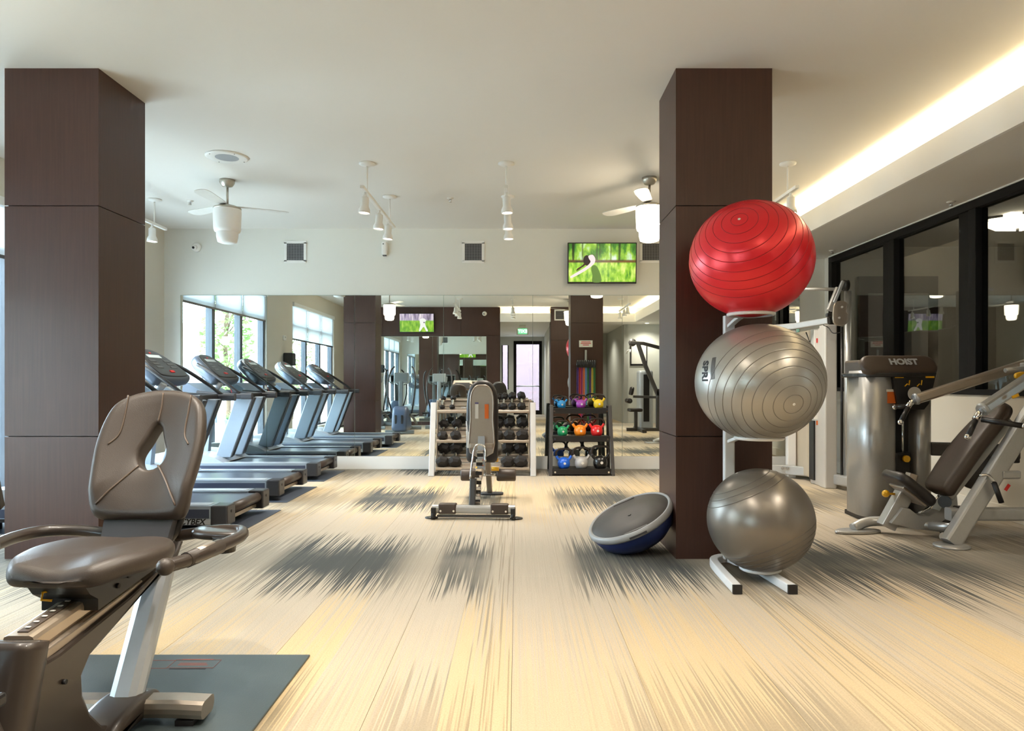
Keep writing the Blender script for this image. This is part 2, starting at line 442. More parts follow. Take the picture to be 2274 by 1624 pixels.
m1 = N.new('ShaderNodeMixShader'); m1.inputs[0].default_value = .5; L.new(tr.outputs[0], m1.inputs[1]); L.new(df.outputs[0], m1.inputs[2])
wv = N.new('ShaderNodeTexWave'); wv.inputs['Scale'].default_value = 120
mr = N.new('ShaderNodeMapRange'); mr.inputs[3].default_value = .10; mr.inputs[4].default_value = .18; L.new(wv.outputs['Fac'], mr.inputs[0])
m2 = N.new('ShaderNodeMixShader'); L.new(mr.outputs[0], m2.inputs[0]); L.new(m1.outputs[0], m2.inputs[1]); L.new(tp.outputs[0], m2.inputs[2])
L.new(m2.outputs[0], N['Material Output'].inputs[0])
for k, (a, b_) in enumerate(WIN):
    wo = thing('window_%d' % (k+1), ['tall dark-framed window beside the treadmills', 'tall dark-framed window nearer the entrance'][k], 'window', (XL-.1, a, WZ0), kind=S)
    q = (XL-.1, a, WZ0); xg = XL-.1; d = (b_-a)/3
    for j in range(4):
        yy = a+j*d; ww = .10 if 0 < j < 3 else .07; yc = yy if 0 < j < 3 else (yy+ww/2 if j == 0 else yy-ww/2)
        link('mullion', MB().box((xg, yc, (WZ0+WZ1)/2), (.11, ww, WZ1-WZ0), b=.006, seg=1), framenavy, wo, q)
    for zz in (WZ0+.03, 2.36, WZ1-.03):
        link('rail', MB().box((xg, (a+b_)/2, zz), (.10, b_-a-.02, .06), b=.006, seg=1), framenavy, wo, q)
    for j in range(3):
        for z0, z1 in ((WZ0+.06, 2.33), (2.39, WZ1-.06)):
            link('pane', MB().box((xg, a+(j+.5)*d, (z0+z1)/2), (.008, d-.10, z1-z0)), glass, wo, q)
    link('sill', MB().span((XL-.06, a+.01, WZ0-.0), (XL+.04, b_-.01, WZ0+.02)), white, wo, q)
    zb = (2.31, 2.07)[k]
    so = thing('roller_shade', ['white roller shade drawn a short way down the treadmill window', 'white roller shade drawn lower on the entrance-side window'][k], 'shade', (XL, (a+b_)/2, WZ1))
    q2 = (XL, (a+b_)/2, WZ1)
    for j in range(3):
        link('shade_cloth', MB().span((XL-.024, a+.03+j*d*.985, zb), (XL-.022, a+.03+(j+1)*d*.985-.012, WZ1-.02)), shade, so, q2)
    link('bottom_bar', MB().span((XL-.03, a+.03, zb-.02), (XL-.015, b_-.03, zb+.012)), gun, so, q2)
    link('headrail', MB().span((XL-.035, a+.02, WZ1-.09), (XL+.03, b_-.02, WZ1-.005), b=.01), white, so, q2)

# right wall with interior glazing
rw = thing('wall_right', 'right partition wall, cream below and glazed above', 'wall', (XR, 4, 0), kind=S); q = (XR, 4, 0)
link('lower_wall', MB().span((XR, -1.2, -.1), (XR+.12, M, 1.06)), beige, rw, q)
link('solid_wall', MB().span((XR, -1.2, 1.06), (XR+.12, .6, H)), graypaint, rw, q)
link('upper_wall', MB().span((XR, .6, ZS), (XR+.12, M, H)), paint, rw, q)
link('corner_post', MB().span((XR, 9.16, 1.06), (XR+.12, M, ZS)), paint, rw, q)
gw = thing('window_3', 'black-framed interior glazing onto the dim studio next door', 'window', (XR+.06, 5, 1.06), kind=S); q = (XR+.06, 5, 1.06)
for a, b_ in ((9.06, 9.16), (7.57, 7.82), (6.22, 6.48), (4.88, 5.14), (3.54, 3.80), (2.20, 2.46), (.62, .80)):
    if b_-a > .2:
        link('mullion', MB().span((XR-.015, a, 1.09), (XR+.10, a+.10, ZS-.09), b=.005), frameblk, gw, q)
        link('mullion', MB().span((XR+.0, a+.115, 1.09), (XR+.10, b_, ZS-.09), b=.005), frameblk, gw, q)
        link('mullion_groove', MB().span((XR+.03, a+.10, 1.09), (XR+.09, a+.115, ZS-.09)), joint, gw, q)
    else: link('mullion', MB().span((XR-.015, a, 1.09), (XR+.10, b_, ZS-.09), b=.005), frameblk, gw, q)
link('header', MB().span((XR-.015, .62, ZS-.09), (XR+.10, 9.16, ZS-.012), b=.005), frameblk, gw, q)
link('sill', MB().span((XR-.02, .62, 1.04), (XR+.10, 9.16, 1.09), b=.005), frameblk, gw, q)
link('shadow_bead', MB().span((XR-.02, .62, ZS-.012), (XR+.02, 9.16, ZS)), white, gw, q)
pane_g = glassmat('partition_glass', (.62, .62, .59), ior=1.52, boost=1.5)
ed = [9.06, 7.82, 7.57, 6.48, 6.22, 5.14, 4.88, 3.80, 3.54, 2.46, 2.20, .80]
for k in range(0, 12, 2):
    link('pane', MB().span((XR+.045, ed[k+1], 1.09), (XR+.053, ed[k], ZS-.09)), pane_g, gw, q)
# studio beyond the glazing
studio = mat('studio_paint', (178, 172, 160), .7)
single('wall_studio_far', 'grey-beige far wall of the studio behind the glass', 'wall', MB().span((8.6, 1.0, -.1), (8.75, M, H)), studio, kind=S)
single('wall_studio_end', 'grey-beige end wall of the studio nearer the entrance', 'wall', MB().span((XR+.12, .45, -.1), (8.75, .6, H)), studio, kind=S)
single('wall_studio_back', 'grey-beige wall at the end of the studio with the dark door', 'wall', MB().span((XR+.12, M-.06, 0), (8.6, M, 3.0)), studio, kind=S)
single('floor_studio', 'wood-toned floor of the studio next door', 'floor', MB().span((XR+.12, .6, -.1), (8.6, M, 0)), mat('studio_floor', (120, 96, 72), .4, var=.2, stretch=(1, 12, 1)), kind=S)
single('ceiling_studio', 'low white ceiling of the studio next door', 'ceiling', MB().span((XR+.12, .6, 2.95), (8.6, M-.06, 3.05)), ceilp, kind=S)
dd = thing('door_1', 'dark studio door with pale side panel seen through the glazing', 'door', (5.0, M-.06, 0), kind=S); q = (5.0, M-.06, 0)
link('door_frame', MB().span((4.5, M-.12, 0), (4.62, M-.06, 2.45)).span((5.42, M-.12, 0), (5.54, M-.06, 2.45)).span((4.5, M-.12, 2.33), (5.54, M-.06, 2.55)), frameblk, dd, q)
link('door_leaf', MB().span((4.62, M-.10, 0), (5.42, M-.06, 2.33)), mat('door_grey', (150, 148, 146), .5), dd, q)
link('door_pane', MB().span((4.82, M-.105, .4), (5.2, M-.10, 2.1)), dkgrey, dd, q)
link('door_handle', MB().tube([(5.34, M-.10, 1.0), (5.34, M-.15, 1.0), (5.24, M-.15, 1.0)], .01), chrome, dd, q)
bo = thing('ballet_barre', 'dark wooden barre on brackets inside the studio', 'barre', (8.5, 4, 0)); q = (8.5, 4, 0)
link('rail', MB().cyl((8.42, 1.2, 1.10), (8.42, 9.0, 1.10), .025), mat('barre_wood', (60, 44, 36), .4), bo, q)
for yy in (1.6, 3.4, 5.2, 7.0, 8.6): link('bracket', MB().tube([(8.6, yy, 1.02), (8.42, yy, 1.02), (8.42, yy, 1.09)], .012), frameblk, bo, q)
cl = thing('ceiling_light', 'square frosted ceiling light with dark frame inside the studio', 'light', (5.45, 7.6, 2.95)); q = (5.45, 7.6, 2.95)
link('diffuser', MB().lathe([(.20, 0), (.30, .06), (.34, .10), (.34, .12)], (5.45, 7.6, 2.83), n=4, smooth=False), emat('studio_lamp', (255, 244, 222), 16.0), cl, q)
link('frame', MB().tube([(5.45+.35*math.cos(PI/2*i), 7.6+.35*math.sin(PI/2*i), 2.94) for i in range(4)], .014, closed=True), gun, cl, q)
link('finial', MB().cyl((5.45, 7.6, 2.80), (5.45, 7.6, 2.84), .015), gun, cl, q)

# back wall base, mirror
single('baseboard_back', 'plain white plinth along the bottom of the mirrored wall', 'baseboard', MB().span((XL, M-.045, 0), (XR, M, .17), b=.004), white, kind=S)
single('baseboard_left', 'white baseboard along the window wall', 'baseboard', MB().span((XL, YR, 0), (XL+.02, M-.05, .11), b=.004), white, kind=S)
single('baseboard_right', 'cream baseboard along the foot of the right partition', 'baseboard', MB().span((XR-.018, -1.1, 0), (XR, M-.05, .12), b=.004), mat('cream_trim', (226, 220, 206), .5), kind=S)
mirror = mat('mirror_silvering', (236, 242, 238), .005, 1.0, var=.0)
edge = mat('mirror_edge', (170, 190, 184), .2)
mo = thing('wall_mirror', 'wide frameless mirror of seven panes along the far wall', 'mirror', (-.3, M-.02, .17)); q = (-.3, M-.02, .17)
k6 = (M-.02)/FPX
xs_ = [(p-VX)*k6 for p in (400, 592, 787.5, 985, 1183, 1382, 1579, 1776)]
for a, b_ in zip(xs_, xs_[1:]):
    p = link('mirror_pane', MB().span((a+.0025, M-.014, .172), (b_-.0025, M-.008, 2.31)), mirror, mo, q)
link('mirror_backing', MB().span((xs_[0]-.004, M-.008, .171), (xs_[-1]+.004, M, 2.316)), edge, mo, q)

# rear wall (behind the camera, seen in the mirror)
rr = thing('wall_rear', 'dark walnut panelled wall behind the viewer', 'wall', (-2.5, YR, 0), kind=S); q = (-2.5, YR, 0)
link('wall_body', MB().span((XL-.2, YR-.3, -.1), (-.46, YR-.02, H)), joint, rr, q)
xe = [XL+.0, -3.64, -2.58, -1.52, -.46]; ze = [0.0, .80, 2.42, H]
for a, b_ in zip(xe, xe[1:]):
    for z0, z1 in zip(ze, ze[1:]):
        link('panel', MB().span((a+.003, YR-.02, z0+.004), (b_-.003, YR, z1-.004)), wood, rr, q)
pr = thing('wall_pier', 'dark walnut pier beside the rear entrance', 'wall', (1.3, YR, 0), kind=S); q = (1.3, YR, 0)
link('wall_body', MB().span((.93, YR-.6, -.1), (1.75, YR+.0, H)), joint, pr, q)
for z0, z1 in ((0, .8), (.8, 2.3), (2.3, H)):
    link('panel', MB().span((.925, YR, z0+.004), (1.755, YR+.02, z1-.004)), wood, pr, q)
    link('panel', MB().span((.91, YR-.6, z0+.004), (.93, YR+.0, z1-.004)), wood, pr, q)
    link('panel', MB().span((1.75, YR-.6, z0+.004), (1.77, YR+.0, z1-.004)), wood, pr, q)
rm = thing('rear_mirror', 'large mirror on the dark walnut wall under the smaller television', 'mirror', (-2.3, YR+.02, .1)); q = (-2.3, YR+.02, .1)
for a, b_ in ((-3.74, -2.29), (-2.285, -.83)):
    link('mirror_pane', MB().span((a, YR+.008, .10), (b_, YR+.014, 2.40)), mirror, rm, q)
link('mirror_backing', MB().span((-3.745, YR+.001, .095), (-.825, YR+.008, 2.405)), edge, rm, q)
cw = thing('wall_corridor', 'pale corridor walls behind the rear entrance', 'wall', (0, -3, 0), kind=S); q = (0, -3, 0)
mb = MB()
mb.span((-.95, YB, -.1), (-.80, YR-.3, H))
mb.span((.95, -5.2, -.1), (1.10, YR-.6, H))
mb.span((.95, -5.2, -.1), (3.2, -5.05, H))
mb.span((3.03, -5.1, -.1), (3.15, -1.2, H))
mb.span((3.03, -1.32, -.1), (XR+.1, -1.2, H))
for a, b_, z0, z1 in ((-.95, -.55, 0, H), (-.30, -.12, 0, H), (.90, 1.1, 0, H), (-.55, -.30, 0, .9), (-.55, -.30, 2.5, H), (-.12, .90, 2.65, H)):
    mb.span((a, YB-.12, z0), (b_, YB, z1))
mb.span((.98, YB-.12, -.1), (1.1, -5.1, H))
link('wall_body', mb, graypaint, cw, q)
d2 = thing('door_2', 'black-framed glass exit door at the end of the corridor', 'door', (.4, YB-.06, 0), kind=S); q = (.4, YB-.06, 0)
link('door_frame', MB().span((-.12, YB-.1, 0), (-.02, YB+.02, 2.65)).span((.80, YB-.1, 0), (.90, YB+.02, 2.65)).span((-.02, YB-.1, 2.53), (.80, YB+.02, 2.65)).span((-.02, YB-.1, 0), (.80, YB+.02, .15)), frameblk, d2, q)
tinted = glassmat('tinted_glass', (.5, .48, .5))
link('pane', MB().span((-.02, YB-.05, .15), (.80, YB-.042, 2.53)), tinted, d2, q)
link('push_bar', MB().cyl((-.02, YB+.07, 1.02), (.80, YB+.07, 1.02), .022), chrome, d2, q)
sw = thing('window_4', 'narrow black-framed side window beside the exit door', 'window', (-.42, YB-.06, .9), kind=S); q = (-.42, YB-.06, .9)
link('frame', MB().span((-.55, YB-.1, .9), (-.51, YB, 2.5)).span((-.34, YB-.1, .9), (-.30, YB, 2.5)), frameblk, sw, q)
link('pane', MB().span((-.51, YB-.05, .9), (-.34, YB-.045, 2.5)), tinted, sw, q)

# columns
def column(name, label, x0, x1, ya, yb):
    c = thing(name, label, 'column', ((x0+x1)/2, (ya+yb)/2, 0)); q = ((x0+x1)/2, (ya+yb)/2, 0)
    link('core', MB().span((x0+.015, ya+.015, 0), (x1-.015, yb-.015, H)), joint, c, q)
    for z0, z1 in ((0.0, .796), (.802, 2.300), (2.306, H)):
        link('panel', MB().span((x0, ya, z0), (x1, ya+.018, z1)), wood, c, q)
        link('panel', MB().span((x0, yb-.018, z0), (x1, yb, z1)), wood, c, q)
        link('panel', MB().span((x0, ya+.0185, z0), (x0+.018, yb-.0185, z1)), wood, c, q)
        link('panel', MB().span((x1-.018, ya+.0185, z0), (x1, yb-.0185, z1)), wood, c, q)
    return c
column('column', 'dark walnut square column behind the recumbent bike', -3.34, -2.728, 4.55, 5.12)
column('column', 'dark walnut square column behind the stacked exercise balls', 1.036, 1.664, 4.55, 5.08)

# ------------------------------------------------------------------ outdoors
single('ground', 'pale paved terrace outside the windows', 'ground', MB().span((-60, -50, -.3), (XL-.2, 40, -.12)).span((XL-.2, -50, -.3), (20, YB-.12, -.12)), mat('paving', (190, 188, 182), .8, var=.08, scale=1.2), kind=S)
bd = thing('building', 'pale low building with a cornice across the terrace', 'building', (-17, -8, 0)); q = (-17, -8, 0)
stucco = mat('pale_stucco', (214, 204, 196), .8, var=.04)
link('facade', MB().span((-20, -34, -.12), (-17, 12, 3.9)), stucco, bd, q)
link('cornice', MB().span((-17.0, -34, 3.2), (-16.7, 12, 3.5)).span((-17, -34, 3.9), (-16.6, 12, 4.15)), mat('cornice_paint', (176, 172, 172), .7), bd, q)
for i in range(18):
    yy = -32+i*2.4
    link('window', MB().span((-17.02, yy, 1.0), (-16.96, yy+.9, 2.3)), framenavy, bd, q)
barkm = mat('bark', (96, 78, 62), .9, var=.3, scale=20)
leafm = mat('leaf_green', (120, 158, 84), .6, var=.35, scale=3)
def tree(label, x, y, h, r, n, seed):
    rnd = random.Random(seed); t = thing('tree', label, 'tree', (x, y, -.12), group='young trees on the terrace')
    mb = MB().tube([(0, 0, 0), (.05, .02, h*.3), (-.03, .04, h*.6), (.02, 0, h*.95)], .06, n=8, cr=3, scl=None)
    for i in range(9):
        a = rnd.uniform(0, 2*PI); z = h*rnd.uniform(.3, .8); e = V((math.cos(a)*r*.8, math.sin(a)*r*.8, z+rnd.uniform(.2, .6)))
        mb.tube([(0, 0, z), e*.5+V((0, 0, z*.5+.1)), e], .018, n=5)
    link('trunk', mb, barkm, t)
    lf = MB()
    for i in range(n):
        a = rnd.uniform(0, 2*PI); u = rnd.uniform(-1, 1); q_ = r*rnd.uniform(.25, 1)**.6
        c = V((math.cos(a)*q_*math.sqrt(1-u*u), math.sin(a)*q_*math.sqrt(1-u*u), h*.66+u*h*.38))
        d = V((rnd.uniform(-1, 1), rnd.uniform(-1, 1), rnd.uniform(-1, 1))).normalized(); e = d.orthogonal().normalized()
        s_ = rnd.uniform(.05, .10); lf.add([c-d*s_, c+e*s_*.5, c+d*s_, c-e*s_*.5], [(0, 1, 2, 3)])
    o = link('foliage', lf, leafm, t); o['kind'] = 'stuff'
tree('young leafy tree on the terrace outside the treadmill window', -7.4, .75, 3.5, .66, 1500, 1)
tree('second young tree farther along the terrace', -7.8, -5.6, 3.6, .8, 1000, 2)
pt = thing('planter', 'blue planter box with a small green shrub outside the window', 'planter', (-5.9, 3.9, -.12)); q = (-5.9, 3.9, -.12)
link('pot', MB().lathe([(.18, 0), (.24, .45), (.26, .5), (.22, .5), (.21, .42)], q, n=20), mat('blue_glaze', (70, 110, 160), .3), pt, q)
rnd = random.Random(5); lf = MB()
for i in range(160):
    d = V((rnd.uniform(-1, 1), rnd.uniform(-1, 1), rnd.uniform(.2, 1.2))).normalized(); e = d.orthogonal().normalized()
    c = V(q)+V((0, 0, .45)); l_ = rnd.uniform(.12, .3); lf.add([c, c+d*l_*.5+e*.03, c+d*l_, c+d*l_*.5-e*.03], [(0, 1, 2, 3)])
o = link('foliage', lf, leafm, pt, q); o['kind'] = 'stuff'
rl = thing('terrace_railing', 'low dark railing at the edge of the terrace', 'railing', (-9.5, 0, -.12)); q = (-9.5, 0, -.12)
link('top_rail', MB().span((-9.53, -14, .98), (-9.47, 9, 1.03)), framenavy, rl, q)
for i in range(16): link('post', MB().span((-9.525, -14+i*1.5, -.12), (-9.475, -13.95+i*1.5, .98)), framenavy, rl, q)
bk = mat('pinkish_brick', (168, 146, 148), .8, var=.15, scale=20)
single('brick_building', 'pinkish brick building seen through the exit door glass', 'building', MB().span((-4, -13, -.12), (6, -12, 5)).span((-4, -11.98, 2.9), (6, -12, 3.1)), bk, (1, -12, -.12))
# ------------------------------------------------------------------ ceiling fixtures
frost = bpy.data.materials.new('frosted_glass'); frost.use_nodes = True
b = frost.node_tree.nodes['Principled BSDF']; b.inputs['Base Color'].default_value = (.9, .9, .88, 1); b.inputs['Roughness'].default_value = .3
frostlit = emat('lit_frosted_glass', (255, 236, 205), 14.0)
nickel = mat('brushed_nickel', (178, 172, 160), .35, .8)
blade_m = mat('pale_fan_blade', (222, 221, 215), .5)
def fan(label, x, y, lit, a0):
    f = thing('ceiling_fan', label, 'ceiling fan', (x, y, H), group='ceiling fans with glass lights')
    link('canopy', MB().lathe([(.075, 0), (.072, -.03), (.05, -.065), (.02, -.075)], n=24), nickel, f)
    link('downrod', MB().cyl((0, 0, -.06), (0, 0, -.27), .012), nickel, f)
    link('motor_plate', MB().lathe([(.02, -.245), (.09, -.265), (.135, -.285), (.135, -.30)], n=28), nickel, f)
    for i in range(3):
        a = a0+i*2*PI/3; d = V((math.cos(a), math.sin(a), 0)); e = V((-d.y, d.x, 0))
        poly = smooth2([(.10, -.035), (.30, -.065), (.55, -.07), (.60, 0), (.55, .06), (.30, .055), (.10, .035)], 3)
        bl = link('blade', MB().prism(poly, (0, 0, -.262), d, (e+V((0, 0, .12))), .006), blade_m, f)
    g = link('glass_shade', MB().lathe([(.134, -.30), (.136, -.33), (.130, -.50), (.122, -.525), (.105, -.53)], n=32, capb=False, capt=False), frostlit if lit else frost, f)
    link('lower_glass', MB().lathe([(.106, -.50), (.104, -.58), (.092, -.63), (.06, -.642), (.001, -.644)], n=32, capb=False), frostlit if lit else frost, f)
    return f
fan('unlit ceiling fan with stepped white glass shade left of the track lights', -2.93, 7.06, False, .5)
fan('lit ceiling fan with glowing glass shade beside the right-hand column', 1.325, 6.98, True, .2)
fan('lit ceiling fan behind the viewer over the ellipticals', -2.88, 2.8, True, .9)
fan('lit ceiling fan behind the viewer by the rear entrance', 1.3, 1.4, True, .4)
bulb = emat('spot_bulb', (255, 246, 228), 12.0)
def head(x, y, z, tilt=0.):
    R = Matrix.Rotation(tilt, 4, 'Y'); T = Matrix.Translation((x, y, z))
    a = MB().cyl((0, 0, .0), (0, 0, -.05), .012).box((0, 0, -.05), (.03, .05, .03), b=.006)
    h = MB().lathe([(.03, -.05), (.037, -.055), (.037, -.135), (.052, -.165), (.056, -.20), (.05, -.20), (.045, -.175)], n=20, capt=False)
    l_ = MB().cyl((0, 0, -.186), (0, 0, -.189), .047, n=20)
    return [q_.xf(T @ R) for q_ in (a, h, l_)]
def track(label, x, y0, y1, cans, heads):
    t = thing('track_light', label, 'track light', (x, (y0+y1)/2, H), group='white ceiling track lights'); oy = (y0+y1)/2
    for c in cans:
        link('canopy', MB().lathe([(.075, 0), (.075, -.012), (.05, -.022), (.02, -.03)], (0, c-oy, 0), n=24), white, t)
        link('stem', MB().cyl((0, c-oy, -.02), (0, c-oy, -.27), .008), white, t)
    link('track_rail', MB().span((-.018, y0-oy, -.295), (.018, y1-oy, -.265), b=.004), white, t)
    for hy, tl in heads:
        a, h, l_ = head(0, hy-oy, -.285, tl)
        hd = link('lamp_head', h, white, t); link('yoke', a, white, hd); link('bulb', l_, bulb, hd)
        lamp('SPOT', 'lamp_beam', t, (math.sin(-tl)*.2, hy-oy, -.285-.20), LAMP['spot'], rot=(0, tl, 0), size=.04, spot=math.radians(125), blend=.9)
for (x, tl), nm in zip(((-1.40, .06), (-.10, -.05), (2.53, .0)), ('left', 'middle', 'right')):
    for yo, wh in ((0, 'near the mirrored wall'), (-5.0, 'behind the viewer over the entrance')):
        track({'left': 'left-hand', 'middle': 'middle', 'right': 'right-hand'}[nm]+' white track light '+wh, x, 6.30+yo, 7.95+yo, (6.52+yo, 7.68+yo), ((6.45+yo, tl), (7.12+yo, tl), (7.62+yo, tl)))
track('small white track light in the corner above the treadmills', -4.05, 6.6, 8.05, (6.8, 7.8), ((6.8, 0), (7.75, 0)))
sp = thing('ceiling_speaker', 'round white ceiling speaker with grey perforated centre', 'speaker', (-2.63, 6.33, H)); 
link('trim_ring', MB().lathe([(.185, 0), (.185, -.008), (.17, -.014), (.10, -.010)], n=40, capt=False), white, sp)
link('grille', MB().cyl((0, 0, -.004), (0, 0, -.011), .102, n=32), mat('grille_grey', (150, 152, 154), .6, var=.3, scale=300), sp)
for a in (.8, 2.4, 4.0, 5.5): link('screw', MB().cyl((.16*math.cos(a), .16*math.sin(a), -.012), (.16*math.cos(a), .16*math.sin(a), -.016), .005, n=8), gun, sp)
def sprinkler(label, p, zc):
    s_ = thing('sprinkler_head', label, 'sprinkler', (p[0], p[1], zc), group='fire sprinkler heads')
    link('escutcheon', MB().lathe([(.038, 0), (.036, -.006), (.015, -.012)], n=16), white, s_)
    link('deflector', MB().cyl((0, 0, -.01), (0, 0, -.04), .007, n=8).cyl((0, 0, -.04), (0, 0, -.043), .018, n=12), chrome, s_)
    link('frame_arm', MB().tube([(-.008, 0, -.012), (-.016, 0, -.026), (-.004, 0, -.04)], .003, n=6).tube([(.008, 0, -.012), (.016, 0, -.026), (.004, 0, -.04)], .003, n=6), chrome, s_)
def cpt(px, py, z): Y_ = FPX*(z-CAM_H)/(VY-py); return ((px-VX)*Y_/FPX, Y_)
sprinkler('small ceiling sprinkler left of the unlit fan', cpt(422, 446, H), H)
sprinkler('small ceiling sprinkler between the two hanging tracks', cpt(1000, 440, H), H)
sprinkler('sprinkler under the soffit above the glazing near the ball stack', cpt(1848, 556, ZS), ZS)
sprinkler('sprinkler under the soffit above the wide glazing mullion', cpt(2112, 448, ZS), ZS)

# ------------------------------------------------------------------ back wall fittings
yw = M
def wallvent(px, label, nx=6, nz=11, y=None, d=1, xz=None):
    Yv = M if y is None else y
    x, z = xz if xz else (W(px, 560, M).x, W(px, 560, M).z)
    v = thing('air_vent', label, 'vent', (x, Yv, z), group='square white air vents')
    s_ = .125
    link('vent_frame', MB().span((-s_-.022, -d*.012, s_-.012), (s_+.022, 0, s_+.022)).span((-s_-.022, -d*.012, -s_-.022), (s_+.022, 0, -s_+.012)).span((-s_-.022, -d*.012, -s_), (-s_+.012, 0, s_)).span((s_-.012, -d*.012, -s_), (s_+.022, 0, s_)), white, v)
    link('vent_backing', MB().span((-s_, -d*.002, -s_), (s_, 0, s_)), mat('vent_dark', (66, 66, 68), .6), v)
    for i in range(nz): link('louvre', MB().box((0, -d*.006, -s_+(i+1)*2*s_/(nz+1)), (2*s_-.02, .004, .006), R=Matrix.Rotation(.5, 3, 'X')), mat('vent_metal', (128, 128, 128), .5), v)
    for i in range(nx): link('grid_bar', MB().box((-s_+(i+1)*2*s_/(nx+1), -d*.009, 0), (.004, .003, 2*s_-.02)), mat('vent_metal', (128, 128, 128), .5), v)
wallvent(656, 'square white air vent left of the wall sensor')
wallvent(1051, 'square white air vent left of the wide television')
wallvent(1445, 'square white air vent between television and brown column')
wallvent(0, 'square white air vent high on the rear walnut pier', y=YR+.02, d=-1, xz=(1.16, 2.98))
def domecam(label, x, y, z, d):
    c = thing('dome_camera', label, 'camera', (x, y, z), group='white dome cameras')
    link('mount', MB().lathe([(.062, 0), (.06, .03), (.045, .045), (.03, .05)], ax=(0, d, 0), n=24), white, c)
    link('lens_ball', MB().ball((.0, d*.05, -.006), .032), white, c)
    link('lens', MB().cyl((-.008, d*.07, -.012), (-.012, d*.084, -.016), .016, n=16), black, c)
p = W(437, 550, M); domecam('white dome camera high on the wall above the treadmills', p.x, M, p.z, -1)
domecam('white dome camera on the rear walnut wall', -.88, YR, 3.02, 1)
p = W(855, 553, M); ws = thing('wall_sensor', 'slim white wall sensor under the left track light', 'sensor', (p.x, M, p.z))
link('body', MB().box((0, -.03, 0), (.075, .06, .18), b=.022, seg=3), white, ws)
link('lens', MB().cyl((-.012, -.060, .055), (-.012, -.064, .055), .008, n=12), black, ws)
link('bracket', MB().box((0, -.028, -.092), (.05, .04, .02), b=.006), gun, ws)

# televisions: the picture is flat print on a screen
def screenmat(name, kind):
    m = bpy.data.materials.new(name); m.use_nodes = True; nt = m.node_tree; N = nt.nodes; L = nt.links
    b = N['Principled BSDF']; b.inputs['Base Color'].default_value = (.01, .01, .01, 1); b.inputs['Roughness'].default_value = .25
    tc = N.new('ShaderNodeTexCoord'); sp = N.new('ShaderNodeSeparateXYZ'); L.new(tc.outputs['Object'], sp.inputs[0])
    def cr(x, stops, interp='LINEAR'):
        r = N.new('ShaderNodeValToRGB'); r.color_ramp.interpolation = interp; e = r.color_ramp.elements
        while len(e) > 1: e.remove(e[0])
        e[0].position = stops[0][0]; e[0].color = (*lin(stops[0][1]), 1)
        for p_, c_ in stops[1:]:
            q_ = e.new(p_); q_.color = (*lin(c_), 1)
        L.new(x, r.inputs[0]); return r.outputs[0]
    def noise(scale, st):
        mp = N.new('ShaderNodeMapping'); mp.inputs['Scale'].default_value = st; L.new(tc.outputs['Object'], mp.inputs[0])
        n = N.new('ShaderNodeTexNoise'); n.inputs['Scale'].default_value = scale; n.inputs['Detail'].default_value = 4; L.new(mp.outputs[0], n.inputs['Vector']); return n.outputs['Fac']
    def mix(f, a, b_):
        n = N.new('ShaderNodeMix'); n.data_type = 'RGBA'; L.new(f, n.inputs[0]); L.new(a, n.inputs[6]); L.new(b_, n.inputs[7]); return n.outputs[2]
    def rng(x, lo, hi):
        n = N.new('ShaderNodeMapRange'); n.inputs[1].default_value = lo; n.inputs[2].default_value = hi; L.new(x, n.inputs[0]); return n.outputs[0]
    if kind == 'park':
        top = cr(noise(9, (1, 1, .5)), [(.3, (22, 50, 14)), (.45, (60, 128, 34)), (.58, (150, 196, 60)), (.72, (214, 232, 214))])
        trunks = cr(noise(7, (3.0, 1, .05)), [(.36, (30, 24, 16)), (.44, (255, 255, 255))])
        mu = N.new('ShaderNodeMix'); mu.data_type = 'RGBA'; mu.blend_type = 'MULTIPLY'; mu.inputs[0].default_value = .85; L.new(top, mu.inputs[6]); L.new(trunks, mu.inputs[7])
        grass = cr(noise(14, (1.6, 1, .6)), [(.3, (58, 130, 26)), (.5, (150, 200, 54)), (.7, (214, 226, 120))])
        bandd = cr(noise(5, (1, 1, 4)), [(.4, (46, 38, 20)), (.6, (110, 72, 32))])
        c = mix(rng(sp.outputs[2], -.005, .015), grass, mix(rng(sp.outputs[2], .03, .05), bandd, mu.outputs[2]))
    else:
        top = cr(noise(8, (2.6, 1, .4)), [(.3, (70, 60, 86)), (.5, (168, 150, 178)), (.7, (230, 214, 222))])
        grass = cr(noise(16, (1, 1, .4)), [(.3, (70, 128, 24)), (.5, (120, 176, 34)), (.7, (172, 206, 70))])
        c = mix(rng(sp.outputs[2], .05, .08), grass, top)
    L.new(c, b.inputs['Emission Color']); b.inputs['Emission Strength'].default_value = 1.0
    return m
def flatprint(name, rgb, e=1.0): return emat(name, rgb, e)
